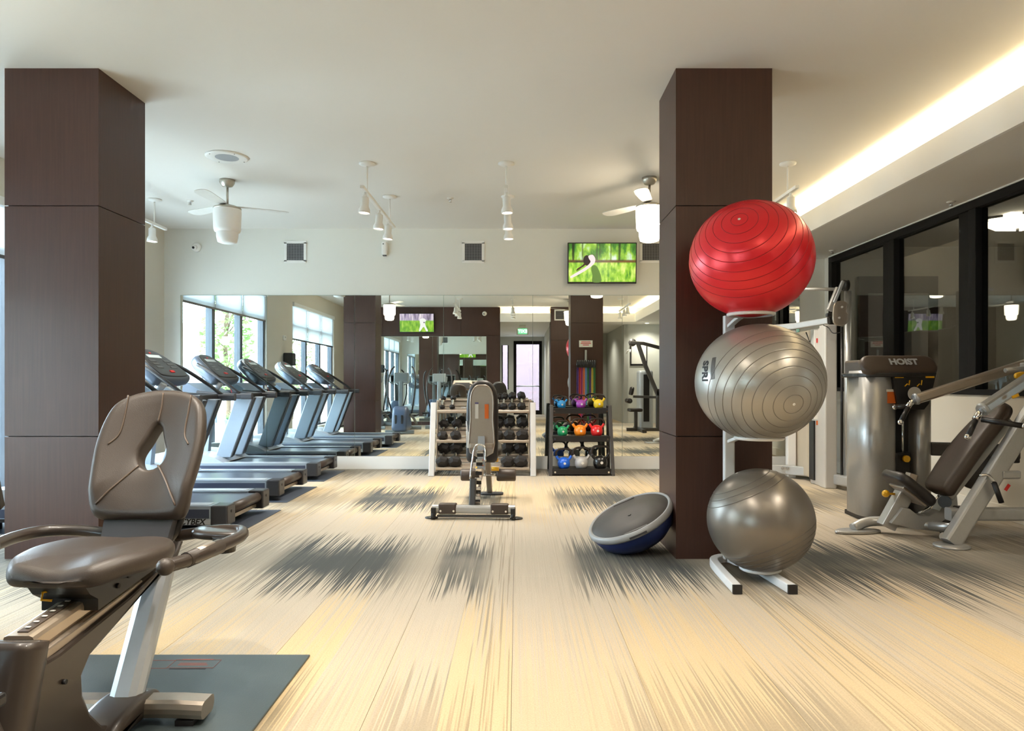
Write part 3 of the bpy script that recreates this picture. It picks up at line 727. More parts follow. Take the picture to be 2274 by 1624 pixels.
def tv(label, x0, x1, z0, z1, y, d, kind, tilt):
    xc, zc = (x0+x1)/2, (z0+z1)/2; w_, h_ = x1-x0, z1-z0
    t = thing('television', label, 'television', (xc, y, zc)); t.rotation_euler = (tilt*d, 0, 0) if d > 0 else (tilt, 0, PI if False else 0)
    f = -1 if d < 0 else 1      # screen normal along y
    body = link('bezel', MB().span((-w_/2, 0, -h_/2), (w_/2, f*.035, h_/2), b=.006), black, t)
    scr = link('screen', MB().span((-w_/2+.014, f*.035, -h_/2+.022), (w_/2-.014, f*.0375, h_/2-.014)), screenmat('screen_'+kind, kind), t)
    link('wall_bracket', MB().span((-.15, -f*.10, -.1), (.15, 0, .1)), gun, t)
    ux = (1, 0, 0) if f < 0 else (-1, 0, 0)
    if kind == 'park':
        def pr(nm, pts, rgb, dz):
            P = smooth2(pts, 4); link(nm, MB().prism([(a*w_, b_*h_) for a, b_ in P], (0, f*(.0385+dz), 0), ux, (0, 0, 1), .0006), flatprint(nm+'_print', rgb), scr)
        pr('printed_hair', [(-.27, .02), (-.265, .14), (-.22, .19), (-.17, .12), (-.18, -.02), (-.23, -.06)], (34, 20, 18), 0)
        pr('printed_braid', [(-.235, -.03), (-.31, -.13), (-.37, -.19), (-.36, -.14), (-.29, -.06), (-.24, .02)], (60, 34, 22), 0)
        pr('printed_dress', [(-.16, -.12), (-.12, -.05), (-.07, -.1), (-.02, -.3), (-.02, -.46), (-.14, -.46), (-.14, -.3)], (92, 126, 52), .0004)
        pr('printed_arm', [(-.20, .17), (-.14, .20), (-.10, .10), (-.12, -.02), (-.22, -.16), (-.36, -.30), (-.44, -.36), (-.46, -.33), (-.36, -.22), (-.24, -.10), (-.17, .02), (-.19, .10)], (238, 214, 212), .0008)
    else:
        def pr(nm, pts, rgb, dz):
            P = smooth2(pts, 4); link(nm, MB().prism([(a*w_, b_*h_) for a, b_ in P], (0, f*(.0385+dz), 0), ux, (0, 0, 1), .0006), flatprint(nm+'_print', rgb), scr)
        pr('printed_dog', [(-.10, .20), (-.20, .24), (-.27, .14), (-.24, .02), (-.26, -.16), (-.32, -.40), (-.27, -.42), (-.21, -.22), (-.17, -.24), (-.10, -.42), (-.06, -.40), (-.10, -.12), (-.09, .05)], (236, 232, 230), 0)
        pr('printed_muzzle', [(-.235, .02), (-.215, .06), (-.19, .03), (-.21, -.01)], (40, 34, 40), .0004)
    return t
p0 = W(1260, 540, 9.2); p1 = W(1413, 630, 9.2)
tv('wide television above the mirrors showing a figure stretching in a park', p0.x, p1.x, p1.z, p0.z, 9.20, -1, 'park', math.radians(4))
tv('smaller television on the rear walnut wall showing a white dog on grass', -3.17, -2.23, 2.50, 3.02, YR+.09, 1, 'dog', math.radians(-6))

# left wall pier fittings
db = thing('wall_speaker', 'black box speaker on the pier between the windows', 'speaker', (XL, 4.45, 1.62))
link('cabinet', MB().box((.10, 0, 0), (.18, .24, .26), b=.02, seg=3), black, db)
link('grille', MB().box((.192, 0, 0), (.006, .20, .22), b=.003), rubber, db)
link('bracket', MB().box((.01, 0, 0), (.02, .08, .12)), gun, db)
th = thing('thermostat', 'small white thermostat on the pier between the windows', 'thermostat', (XL, 4.5, 2.05))
link('body', MB().box((.015, 0, 0), (.03, .14, .10), b=.008), white, th)
link('display', MB().box((.031, 0, .015), (.003, .07, .03)), graypaint, th)

# rear: exit sign, notice, cubby shelves, resistance bands
es = thing('exit_sign', 'green illuminated exit sign hanging in the rear corridor', 'sign', (.16, -1.45, 2.75))
link('sign_box', MB().box((0, 0, -.13), (.34, .05, .20), b=.006), white, es)
link('mount', MB().box((0, 0, .0), (.18, .06, .09), b=.006), white, es)
link('green_face', MB().box((0, .026, -.13), (.26, .004, .16)), emat('exit_green', (20, 170, 110), 1.5), es)
link('lettering', textmb('EXIT', .13, .002).xf(frame4((0, .030, -.13), (-1, 0, 0), (0, 0, 1))), emat('exit_white', (235, 255, 245), 1.6), es)
nf = thing('notice_frame', 'black-framed white notice on the rear grey wall', 'notice', (3.45, -1.2, 1.95))
link('frame', MB().span((-.24, 0, -.32), (-.21, .025, .32)).span((.21, 0, -.32), (.24, .025, .32)).span((-.24, 0, .29), (.24, .025, .32)).span((-.24, 0, -.32), (.24, .025, -.27)), black, nf)
link('paper', MB().span((-.21, .004, -.27), (.21, .008, .29)), creamdecal, nf)
cs = thing('cubby_shelf', 'tall cream cubby shelf at the end of the rear passage', 'shelf', (2.35, -5.05, 0)); 
link('back_panel', MB().span((-.35, .0, .0), (.35, .02, 2.3)), mat('cubby_tan', (150, 124, 84), .7), cs)
for x in (-.35, 0, .35): link('side_panel', MB().span((x-.02, .02, 0), (x+.02, .36, 2.3)), beige, cs)
for i in range(7): link('shelf_board', MB().span((-.35, .02, .02+i*.37), (.35, .35, .05+i*.37)), beige, cs)
bx_, by_, bz_ = 1.33, 5.08, 1.55
br = thing('band_rack', 'silver rack of hooks for resistance bands on the back of the column', 'rack', (bx_, by_, bz_))
link('back_plate', MB().box((0, .012, 0), (.30, .02, .06), b=.004), gun, br)
link('post', MB().box((0, .02, .12), (.04, .02, .22), b=.004), silver, br)
for i in range(9): link('hook', MB().tube([(-.16+.04*i, .02, .0), (-.16+.04*i, .09, .0), (-.16+.04*i, .11, .03)], .005, n=6), chrome, br)
sg = thing('band_rack_sign', 'small white warning placard with red lettering above the bands', 'sign', (bx_, by_, 1.90))
link('placard', MB().box((0, .012, 0), (.26, .012, .13), b=.003), white, sg)
for i, w_ in enumerate((.18, .20, .12)): link('red_line', MB().box((0, .019, .035-.03*i), (w_, .002, .014)), redm, sg)
bc = ((30, 120, 60), (214, 180, 60), (64, 40, 110), (28, 110, 56), (110, 160, 210), (226, 120, 50), (160, 50, 110), (196, 44, 40), (70, 40, 130))
bn = ('dark green', 'gold', 'indigo', 'bright green', 'light blue', 'orange', 'magenta', 'red', 'violet')
for i in range(9):
    x = bx_+.16-.04*i; l_ = .85+.12*((i*5) % 4)
    b_ = thing('resistance_band', '%s resistance band hanging on the column rack' % bn[i], 'resistance band', (x, by_, bz_), group='resistance bands on the column')
    link('tubing', MB().tube([(-.008, .07, .03), (-.011, .05, -.2), (-.011, .045, -l_+.03), (0, .045, -l_), (.011, .045, -l_+.03), (.011, .05, -.2), (.008, .07, .03)], .0065, n=6, cr=2), mat('band_%d' % i, bc[i], .5), b_)
    link('grip', MB().cyl((-.012, .085, .03), (-.012, .085, -.11), .014, n=8).cyl((.012, .085, .03), (.012, .085, -.11), .014, n=8), black, b_)

for (x, y), wh in (((.15, -2.6), 'in the corridor behind the exit sign'), ((.15, -5.0), 'near the glass exit door'), ((2.3, -3.2), 'over the rear passage shelves'), ((3.6, -.75), 'above the framed rear notice')):  # downlights added to brighten the dark rear corridor and passage
    r_ = thing('added_downlight', 'round added fill downlight '+wh, 'downlight', (x, y, ZS), group='added fill downlights')
    link('trim', MB().lathe([(.075, 0), (.075, -.006), (.055, -.008)], n=24, capt=False), white, r_)
    link('lens', MB().cyl((0, 0, -.002), (0, 0, -.005), .055, n=20), bulb, r_)
    lamp('SPOT', 'added_fill_beam', r_, (0, 0, -.02), 100, size=.05, spot=math.radians(140), blend=.8)
# ------------------------------------------------------------------ treadmills
beltm = mat('treadmill_belt', (74, 80, 90), .30, var=.06, scale=30)
tgrey = mat('treadmill_grey', (150, 162, 174), .32, .35, var=.04)
tshell = mat('treadmill_slate', (92, 102, 116), .34, .3, var=.04)
tnavy = mat('treadmill_skirt', (58, 66, 86), .35, var=.06)
tdark = mat('treadmill_dark', (44, 44, 48), .35, var=.08)
def treadmill(label, x, y):
    t = thing('treadmill', label, 'treadmill', (x, y, .0065), group='treadmills facing the windows')
    link('deck_frame', MB().span((-2.0, -.36, .055), (-.10, .36, .16)), tdark, t)
    link('belt', MB().span((-1.95, -.275, .165), (-.045, .275, .186), b=.008), beltm, t)
    link('roller', MB().cyl((-.055, -.30, .145), (-.055, .30, .145), .042, n=20), mat('roller_brown', (62, 50, 44), .4), t)
    link('rear_crossbar', MB().span((-.10, -.32, .06), (-.06, .32, .09)), champ, t)
    for s in (-1, 1):
        r_ = link('side_rail', MB().prism([(-1.95, .10), (-1.95, .20), (-.13, .20), (-.13, .10)], (0, s*.365, 0), (1, 0, 0), (0, 0, 1), .17), tgrey, t)
        link('side_skirt', MB().span((-1.9, s*.445-.006, .105), (-.14, s*.445+.006, .175), b=.003), tnavy, r_)
        link('tread_strip', MB().span((-1.9, s*.365-.05, .2005), (-.16, s*.365+.05, .203)), silver2, r_)
        pl_ = link('brand_plate', MB().span((-.62, s*.445-.005, .055), (-.13, s*.445+.005, .103)), silver2, t)
        tx = textmb('CYBEX', .062, .0016, .25)
        link('lettering', tx.xf(frame4((-.27, s*.4515, .078), (1, 0, 0) if s < 0 else (-1, 0, 0), (0, 0, 1))), inkm, pl_)
        link('end_cap', MB().span((-.13, s*.375-.08, .045), (0, s*.375+.08, .203), b=.012), tdark, t)
        link('cap_bolt', MB().cyl((0, s*.375, .15), (.004, s*.375, .15), .012, n=10), black, t)
        link('rear_foot', MB().cyl((-.25, s*.33, .0), (-.25, s*.33, .06), .035, n=12), rubber, t)
        link('front_foot', MB().cyl((-1.85, s*.33, .0), (-1.85, s*.33, .06), .035, n=12), rubber, t)
        # leaning upright rising from the hood
        yy = s*.175
        up = link('upright', bevel(MB().prism([(-1.30, .24), (-1.11, .24), (-.84, .97), (-1.05, .97)], (0, yy, 0), (1, 0, 0), (0, 0, 1), .085), .012), tgrey, t)
        link('upright_shadow', MB().prism([(-1.125, .26), (-1.095, .26), (-.828, .96), (-.855, .96)], (0, yy, 0), (1, 0, 0), (0, 0, 1), .07), black, up)  # black strip painting the shadow line between the two uprights
        yy = s*.41
        link('handrail', MB().bar([(-1.42, yy, 1.02), (-1.25, yy, 1.00), (-.95, yy, .985), (-.78, yy, .985)], .062, .07, r=.02), tdark, t)
        link('rail_end', MB().bar([(-.90, yy, .985), (-.775, yy, .985)], .068, .076, r=.02), dkgrey, t)
        link('arm_bar', MB().tube([(-1.46, yy*.80, 1.36), (-1.30, yy*.92, 1.28), (-1.08, yy, 1.13), (-.92, yy, 1.01)], .02, n=8, cr=4), black, t)
    link('rail_crossbar', MB().bar([(-1.0, -.41, .985), (-1.0, .41, .985)], .10, .06), tdark, t)
    hood = smooth2([(-2.12, .10), (-2.10, .22), (-1.95, .30), (-1.60, .315), (-1.30, .28), (-1.15, .215), (-1.16, .195), (-1.5, .19), (-1.9, .10)], 3)
    link('motor_hood', MB().prism(hood, (0, 0, 0), (1, 0, 0), (0, 0, 1), .80), silver2, t)
    # console
    d = V((.32, 0, -.265)).normalized(); n = V((.265, 0, .32)).normalized(); c0 = V((-1.54, 0, 1.455))
    oc = c0+d*.43-n*.045
    co = smooth2([(-.30, 0), (0, -.02), (.30, 0), (.345, .07), (.33, .22), (.26, .38), (.15, .46), (0, .48), (-.15, .46), (-.26, .38), (-.33, .22), (-.345, .07)], 3)
    cs_ = link('console_shell', MB().pad(co, oc, (0, 1, 0), -d, .13, .05), tshell, t)
    link('face_panel', MB().pad([(p[0]*.84, .03+p[1]*.88) for p in co], oc+n*.062, (0, 1, 0), -d, .022, .008), black, cs_)
    def onface(a, b_, yc, w_, th, nm, m):
        c = c0+d*((a+b_)/2)+n*(.020+th/2)+V((0, yc, 0)); Rm = Matrix((d, V((0, 1, 0)), n)).transposed()
        link(nm, MB().box(c, (b_-a, w_, th), R=Rm, b=.003), m, cs_)
    onface(.035, .055, 0, .03, .012, 'red_badge', redm)
    onface(.075, .125, 0, .26, .012, 'display', mat('lcd_pale', (196, 210, 216), .3))
    for i in range(3): onface(.16+.05*i, .19+.05*i, -.14, .12, .012, 'button', gun); onface(.16+.05*i, .19+.05*i, .14, .12, .012, 'button', gun)
    onface(.33, .36, 0, .08, .016, 'stop_button', redm)
    link('lower_shell', MB().prism(smooth2([(-1.62, 1.02), (-1.60, 1.14), (-1.50, 1.10), (-1.30, .99), (-1.18, .96), (-1.30, .92), (-1.50, .95)], 3), (0, 0, 0), (1, 0, 0), (0, 0, 1), .70), tshell, t)
    link('neck', MB().prism([(-1.60, .30), (-1.46, .30), (-1.40, 1.0), (-1.55, 1.0)], (0, 0, 0), (1, 0, 0), (0, 0, 1), .08), tgrey, t)
    link('safety_cord', MB().tube([(-1.26, .05, 1.14), (-1.20, .04, 1.02), (-1.24, .02, .98)], .004, n=5, cr=4), redm, t)
    link('cup_holder', MB().cyl((-1.30, -.24, 1.06), (-1.22, -.24, 1.14), .04, n=14), silver2, t)
    return t
treadmill('nearest treadmill, with the lettered side plate in view', -2.21, 5.78)
treadmill('middle treadmill in the row of three', -2.29, 7.18)
treadmill('farthest treadmill, against the mirrored wall', -2.33, 8.60)
matm = mat('treadmill_mat', (66, 74, 88), .5, var=.05)
for (x, y), nm in zip(((-2.21, 5.78), (-2.29, 7.18), (-2.33, 8.60)), ('nearest', 'middle', 'farthest')):
    single('treadmill_mat', 'thin blue-grey rubber mat under the %s treadmill' % nm, 'mat', MB().span((x-2.2, y-.5, .0), (x+.09, y+.50, .006), b=.002), matm, (x-1, y, 0), group='mats under the treadmills')

# ------------------------------------------------------------------ recumbent bike
bx, by = -1.345, 2.2
bk_ = thing('recumbent_bike', 'taupe recumbent exercise bike with split backrest in the foreground', 'exercise bike', (bx, by, .0095)); q = (bx, by, 0)
def bp(nm, mb, m, par=None): return link(nm, mb, m, par or bk_, q)
railm = mat('anodised_rail', (196, 180, 160), .3, .7, var=.04, scale=40)
# side-profile body: sloping beam, front leg, base
body = [(1.86, .44), (1.885, .45), (1.90, .385), (1.95, .385), (2.30, .435), (2.62, .50), (2.66, .545), (2.68, .53), (2.60, .49), (2.47, .447), (2.34, .402), (2.21, .362), (2.09, .325), (2.05, .28), (2.055, .22), (2.09, .15), (2.15, .085), (2.22, .055), (2.40, .05), (2.42, .02), (1.70, .02), (1.76, .18), (1.83, .36)]
bp('frame_body', bevel(MB().prism([(a, b_) for a, b_ in body], (bx, 0, 0), (0, 1, 0), (0, 0, 1), .14), .012, 2, 1.0), taupedk)
bp('front_cover', MB().sweep(catmull([(bx, 1.865, .448), (bx, 1.84, .36), (bx, 1.80, .22), (bx, 1.73, .05)], 4), rrect(.165, .11, .045, 4), up=(0, 1, 0), smooth=True), taupedk)
bp('cover_seam', MB().tube([(bx-.02, 1.81, .452), (bx-.02, 1.786, .36), (bx-.02, 1.745, .22), (bx-.02, 1.676, .05)], .0016, n=5, cr=3), inkm)
bp('screw', MB().cyl((bx+.07, 1.96, .30), (bx+.08, 1.96, .30), .007, n=10), inkm)
rl_ = bp('seat_rail', MB().bar([(bx, 1.885, .43), (bx, 2.60, .51)], .085, .055, r=.014), railm)
bp('rail_strip', MB().bar([(bx, 1.90, .461), (bx, 2.58, .537)], .030, .004), mat('rail_slot_brown', (70, 58, 48), .5), rl_)
for i in range(10):
    y_ = 1.92+i*.034; z_ = .4655+(y_-1.90)*.1118
    bp('index_hole', MB().box((bx, y_, z_), (.014, .009, .003), b=.001, seg=1), creamdecal, rl_)
bp('rail_lower', MB().bar([(bx+.01, 1.895, .392), (bx+.01, 2.40, .448)], .095, .03), champ, rl_)
bp('rear_post', MB().bar([(bx+.03, 2.33, .04), (bx+.03, 2.585, .48)], .105, .075, up=(0, 1, 0), r=.03), silver2)
bp('post_boot', MB().pad(smooth2([(2.14, .03), (2.18, .075), (2.30, .095), (2.41, .085), (2.45, .05), (2.44, .02), (2.2, .015)], 3), (bx+.03, 0, 0), (0, 1, 0), (0, 0, 1), .16, .03), taupedk)
st = bp('rear_stabilizer', MB().bar([(bx-.34, 2.36, .045), (bx-.2, 2.36, .05), (bx+.2, 2.36, .05), (bx+.30, 2.36, .045)], .10, .06, up=(0, 0, 1), r=.022), champ)
for s in (-1, 1): bp('stabilizer_foot', MB().box((bx+s*.26-.02, 2.36, .009), (.06, .09, .018)), rubber, st)
# seat carriage and cushion
cg = bp('seat_carriage', MB().prism([(2.02, .565), (2.06, .515), (2.10, .49), (2.10, .455), (2.50, .50), (2.52, .55), (2.50, .58)], (bx, 0, 0), (0, 1, 0), (0, 0, 1), .17), black)
bp('lever', MB().tube([(bx-.03, 2.07, .525), (bx-.045, 2.045, .525), (bx-.045, 2.04, .505), (bx-.02, 2.05, .50)], .004, n=6), yellow, cg)
for (a, b_) in ((2.2, .50), (2.26, .515), (2.33, .53), (2.40, .54)): bp('carriage_bolt', MB().cyl((bx+.085, a, b_), (bx+.092, a, b_), .008, n=8), inkm, cg)
seat_o = smooth2([(-.11, -.185), (.06, -.19), (.13, -.165), (.20, -.05), (.215, .06), (.18, .16), (.08, .20), (-.08, .20), (-.17, .16), (-.215, .05), (-.20, -.07), (-.16, -.155)], 4)
st_ = bp('seat_cushion', MB().pad(seat_o, (bx, 2.21, .583), (1, 0, 0), (0, 1, .0), .070, .032, seg=5, dome=.004, bend=lambda a, b_, z: (a, b_, z-(.018 if z > 0 else .0)*math.exp(-(a/.07)**2)*(1 if b_ < .12 else .4)-.015*max(0, -b_-.10)/.09)), taupe)
# backrest with teardrop opening
b0 = V((bx, 2.485, .652)); b1 = V((bx, 2.695, 1.106)); vv = (b1-b0).normalized(); uu = V((1, .0, 0)); nn_ = uu.cross(vv)  # nn_ points toward the rider (-y)
Lb = (b1-b0).length
outer = smooth2([(0, 0.0), (.12, .0), (.158, .03), (.172, .12), (.182, .24), (.176, .34), (.154, .42), (.108, .466), (.05, .489), (0, .494), (-.05, .489), (-.108, .466), (-.154, .42), (-.176, .34), (-.182, .24), (-.172, .12), (-.158, .03), (-.12, .0)], 4)
outer = [(a*1.06, b_*Lb/.494) for a, b_ in outer]
inner = []
for (a, b_) in outer:
    t = math.atan2(b_-.26, a)
    r_ = 1/math.sqrt((math.cos(t)/.042)**2+(math.sin(t)/.088)**2)
    wv_ = r_*math.cos(t)*(1-.42*math.sin(t)); inner.append((wv_, .27+r_*math.sin(t)))
bm_ = MB(); k = len(outer); lay = []
def bend_b(a, b_, z):
    return (a, b_, z+.05*(a/.18)**2*(1 if b_ > .1 else b_/.1) - .018*math.sin(min(1, max(0, b_/Lb))*PI))
th_, rr_ = .075, .032
for i in range(7):
    a_ = PI*i/6  # outer rounding front->back
    lay.append(('o', rr_*(1-math.sin(a_)), th_/2 if i < 3 else -th_/2, a_))
prof = []
for i in range(6): a_ = PI/2*i/5; prof.append((rr_*(1-math.sin(a_)), th_/2-rr_*(1-math.cos(a_))))
ringsP = []
def inset(P, d_, sg):
    out = []; kk = len(P)
    for i in range(kk):
        t = V((P[(i+1) % kk][0]-P[i-1][0], P[(i+1) % kk][1]-P[i-1][1])); n_ = V((t.y, -t.x))
        if n_.length > 0: n_.normalize()
        out.append((P[i][0]-sg*n_.x*d_, P[i][1]-sg*n_.y*d_))
    return out
area = sum(outer[i][0]*outer[(i+1) % k][1]-outer[(i+1) % k][0]*outer[i][1] for i in range(k)); so_ = 1 if area > 0 else -1
seq = []
a_f = inset(outer, rr_, so_); i_f = inset(inner, -.016, so_)
mid = lambda f: [(a[0]*(1-f)+c[0]*f, a[1]*(1-f)+c[1]*f) for a, c in zip(a_f, i_f)]
seq += [(mid(.66), th_/2), (mid(.33), th_/2)]
for d_, z in [(rr_*(1-math.sin(PI/2*i/4)), th_/2-rr_*(1-math.cos(PI/2*i/4))) for i in range(5)]: seq.append((inset(outer, d_, so_), z))
for d_, z in [(rr_*(1-math.sin(PI/2*i/4)), -th_/2+rr_*(1-math.cos(PI/2*i/4))) for i in range(4, -1, -1)]: seq.append((inset(outer, d_, so_), z))
seq += [(mid(.5), -th_/2), (i_f, -th_/2)]
for d_, z in [(.016*(1-math.sin(PI/2*i/3)), -th_/2+.016*(1-math.cos(PI/2*i/3))) for i in range(1, 4)]: seq.append((inset(inner, -d_, so_), z))
for d_, z in [(.016*(1-math.sin(PI/2*i/3)), th_/2-.016*(1-math.cos(PI/2*i/3))) for i in range(3, -1, -1)]: seq.append((inset(inner, -d_, so_), z))
vs = []; fs = []
for P, z in seq:
    for (a, b_) in P:
        A, B, C = bend_b(a, b_, z); vs.append(b0+uu*A+vv*B+nn_*C)
ns = len(seq)
for i in range(ns):
    j = (i+1) % ns
    for m_ in range(k):
        n2 = (m_+1) % k; f = (i*k+m_, i*k+n2, j*k+n2, j*k+m_); fs.append(f if so_ < 0 else f[::-1])
bm_.add(vs, fs, True)
bkr = bp('backrest', bm_, taupe)
def onback(pts, r_, m, nm, lift=.001):
    P = []
    for (a, b_) in [(p.x, p.y) for p in catmull([(a, b_, 0) for a, b_ in pts], 6)]:
        A, B, C = bend_b(a, b_, th_/2+lift-.0); P.append(b0+uu*A+vv*B+nn_*C)
    bp(nm, MB().tube(P, r_, n=6), m, bkr)
sc_ = Lb/.494
onback([(0, .365), (.003, .42), (.0, .478)], .0035, taupetrim, 'seam')
onback([(-.035, .195), (-.09, .12), (-.14, .045)], .0035, taupetrim, 'seam')
onback([(.035, .195), (.09, .12), (.14, .04)], .0035, taupetrim, 'seam')
onback([(.118, .46), (.117, .39), (.118, .31), (.145, .265)], .0035, taupetrim, 'seam')
onback([(-.118, .46), (-.117, .39), (-.122, .31), (-.148, .265)], .0035, taupetrim, 'seam')
bp('back_bracket', MB().prism([(-.115, -.10), (.115, -.10), (.125, .03), (-.125, .03)], b0-nn_*.012, uu, vv, .035), dkgrey, bkr)
bp('rear_shell', MB().pad(smooth2([(-.10, -.08), (.10, -.08), (.14, .06), (.13, .14), (0, .17), (-.13, .14), (-.14, .06)], 3), b0-nn_*.048, uu, vv, .03, .012), black, bkr)
bp('back_support', MB().bar([(bx, 2.55, .47), (bx, 2.56, .60), (bx, 2.62, .80)], .08, .05, up=(0, 1, 0)), black)
# side handles
for s in (-1, 1):
    hd_ = bp('side_handle', MB().tube([(bx+s*.31, 2.06, .598), (bx+s*.345, 2.14, .60), (bx+s*.375, 2.30, .605), (bx+s*.385, 2.42, .607), (bx+s*.35, 2.51, .607), (bx+s*.25, 2.55, .60), (bx+s*.10, 2.55, .58)], .021, n=12, cr=5), taupedk)
    bp('hand_grip', MB().tube([(bx+s*.338, 2.125, .60), (bx+s*.372, 2.285, .605)], .0245, n=12), taupe, hd_)
    bp('pulse_plate', MB().tube([(bx+s*.349, 2.17, .609), (bx+s*.364, 2.25, .612)], .018, n=10), champ, hd_)
    bp('handle_tip', MB().ball((bx+s*.31, 2.055, .598), .026), taupe, hd_)
bp('tray', MB().pad(smooth2([(.20, 2.47), (.36, 2.44), (.385, 2.50), (.30, 2.57), (.18, 2.57)], 3), (bx, 0, .60), (1, 0, 0), (0, 1, 0), .03, .012), taupedk)
bp('bottle_holder', MB().lathe([(.036, 0), (.04, .05), (.042, .055)], (bx+.315, 2.46, .545), n=20), black)
# front end (beside the viewer, seen in the mirror)
bp('drive_housing', MB().pad(smooth2([(1.72, .06), (1.70, .35), (1.50, .55), (1.25, .60), (1.02, .50), (.95, .25), (1.05, .06)], 4), (bx, 0, 0), (0, 1, 0), (0, 0, 1), .20, .05), taupedk)
bp('front_stabilizer', MB().bar([(bx-.3, 1.02, .045), (bx+.3, 1.02, .045)], .10, .06), champ)
bp('mast', MB().bar([(bx, 1.18, .55), (bx, 1.30, .98)], .10, .08, up=(0, 1, 0)), champ)
cn = bp('console', MB().prism([(-.22, .0), (.22, .0), (.25, .12), (.22, .24), (-.22, .24), (-.25, .12)], (bx, 1.32, .96), (-1, 0, 0), (0, -.35, 1), .06), champ)
bp('console_face', MB().box((bx, 1.358, 1.065), (.36, .01, .16), R=Matrix.Rotation(.33, 3, 'X'), b=.004), black, cn)
bp('front_handlebar', MB().tube([(bx-.24, 1.48, .88), (bx-.27, 1.40, .98), (bx-.2, 1.30, 1.10), (bx+.2, 1.30, 1.10), (bx+.27, 1.40, .98), (bx+.24, 1.48, .88)], .016, n=8, cr=3), black)
for s in (-1, 1):
    pd = bp('crank', MB().bar([(bx+s*.115, 1.36, .33), (bx+s*.12, 1.36+s*.11, .33+s*.12)], .03, .02, up=(1, 0, 0)), gun)
    bp('pedal', MB().box((bx+s*.18, 1.36+s*.11, .33+s*.12), (.10, .12, .03), b=.008), black, pd)
# mat
mt = thing('exercise_mat', 'dark grey-green rubber mat under the recumbent bike', 'mat', (-1.35, 1.9, 0)); q = (-1.35, 1.9, 0)
matgrey = mat('mat_rubber', (70, 80, 82), .42, var=.06, scale=6, bump=.3, bscale=250)
link('mat_sheet', MB().span((-1.86, .85, 0), (-.868, 2.93, .009), b=.003), matgrey, mt, q)
def outline(x0, x1, y0_, y1_, m, nm):
    link(nm, MB().tube([(x0, y0_, .0093), (x1, y0_, .0093), (x1, y1_, .0093), (x0, y1_, .0093)], .0014, n=4, closed=True), m, mt, q)
printm = mat('mat_print_red', (146, 82, 70), .6)
outline(-1.535, -1.40, 2.785, 2.865, printm, 'printed_box'); outline(-1.40, -1.215, 2.79, 2.87, printm, 'printed_box')
for i, (a, b_, c) in enumerate(((-1.38, -1.25, 2.875), (-1.385, -1.24, 2.78), (-1.37, -1.26, 2.835), (-1.37, -1.25, 2.82))):
    link('printed_line', MB().span((a, c-.004, .0088), (b_, c+.004, .0095)), printm if i != 1 else inkm, mt, q)

# ------------------------------------------------------------------ adjustable bench (local: +y away from viewer)
bn_ = thing('weight_bench', 'adjustable weight bench seen from behind, backrest upright', 'bench', (-.366, 5.9, 0), -.045)
def np_(nm, mb, m, par=None): return link(nm, mb, m, par or bn_)
bb_ = np_('base_bar', MB().bar([(-.35, 0, .08), (.35, 0, .08)], .07, .07, r=.02), silver)
for s in (-1, 1):
    np_('bar_wrap', MB().span((s*.22-.075, -.041, .042), (s*.22+.075, .041, .128), b=.01), brownpad, bb_)
    for e in (-.055, .055): np_('wrap_bolt', MB().cyl((s*.22+e, -.042, .07), (s*.22+e, -.047, .07), .009, n=10), chrome, bb_)
    w__ = np_('wheel_bracket', MB().span((s*.335-.02, -.065, .03), (s*.335+.02, .01, .10), b=.006), black, bb_)
    np_('wheel', MB().cyl((s*.335-.016, -.05, .03), (s*.335+.016, -.05, .03), .03, n=18), rubber, bb_)
    np_('foot_plate', MB().lathe([(.055, 0), (.055, .008), (.03, .014)], (s*.36, .01, 0), n=20), black, bb_)
np_('under_bar', MB().span((-.31, -.018, .012), (.31, .018, .032), b=.004), gun)
np_('post', MB().bar([(-.015, .02, .10), (-.01, .06, .33)], .055, .05, up=(0, 1, 0)), gun)
np_('spine', MB().bar([(.03, .03, .11), (.03, .35, .36), (.03, .72, .44)], .045, .06, up=(0, 1, .5)), champ)
ld = np_('ladder_loop', MB().tube([(-.035, .05, .33), (-.025, .12, .46), (-.012, .16, .57), (.008, .18, .605), (.045, .18, .61), (.075, .18, .59), (.085, .17, .54), (.085, .14, .47)], .009, n=8, cr=4), chrome)
for i in range(6):
    f = i/5; y_ = .03+.14*f; z_ = .17+.38*f
    np_('notch', MB().box((.025+.012*f, y_, z_), (.06, .02, .028), b=.006), chrome, ld)
    np_('notch_slot', MB().box((.025+.012*f, y_+.002, z_-.03), (.055, .02, .03), b=.004), black, ld)
# backrest pad and plate
lean = V((0, .06, 1)).normalized(); pcen = V((.03, .46, .80))
pout = smooth2([(-.135, -.36), (-.05, -.375), (.05, -.375), (.135, -.36), (.145, -.2), (.145, .12), (.125, .28), (.07, .355), (0, .372), (-.07, .355), (-.125, .28), (-.145, .12), (-.145, -.2)], 3)
np_('backrest', MB().pad(pout, pcen, (1, 0, 0), lean, .085, .036), blackpad)
plo = smooth2([(-.10, -.30), (.10, -.30), (.10, .0), (.10, .2), (.06, .29), (0, .305), (-.06, .29), (-.10, .2), (-.10, 0)], 3)
bpl = np_('back_plate', MB().prism(plo, pcen+V((0, -.05, .02)), (1, 0, 0), lean, .014), champ)
np_('plate_rim', MB().tube([pcen+V((a*1.0, -.058, .02))+lean*b_ for a, b_ in plo], .008, n=6, closed=True), champ, bpl)
np_('orange_decal', MB().box(pcen+V((.045, -.060, .09)), (.036, .003, .13)), orange, bpl)
np_('pale_decal', MB().box(pcen+V((-.045, -.060, .09)), (.030, .003, .13)), creamdecal, bpl)
np_('decal_head', MB().box(pcen+V((-.045, -.0605, .165)), (.032, .003, .012)), mat('decal_violet', (90, 84, 140), .5), bpl)
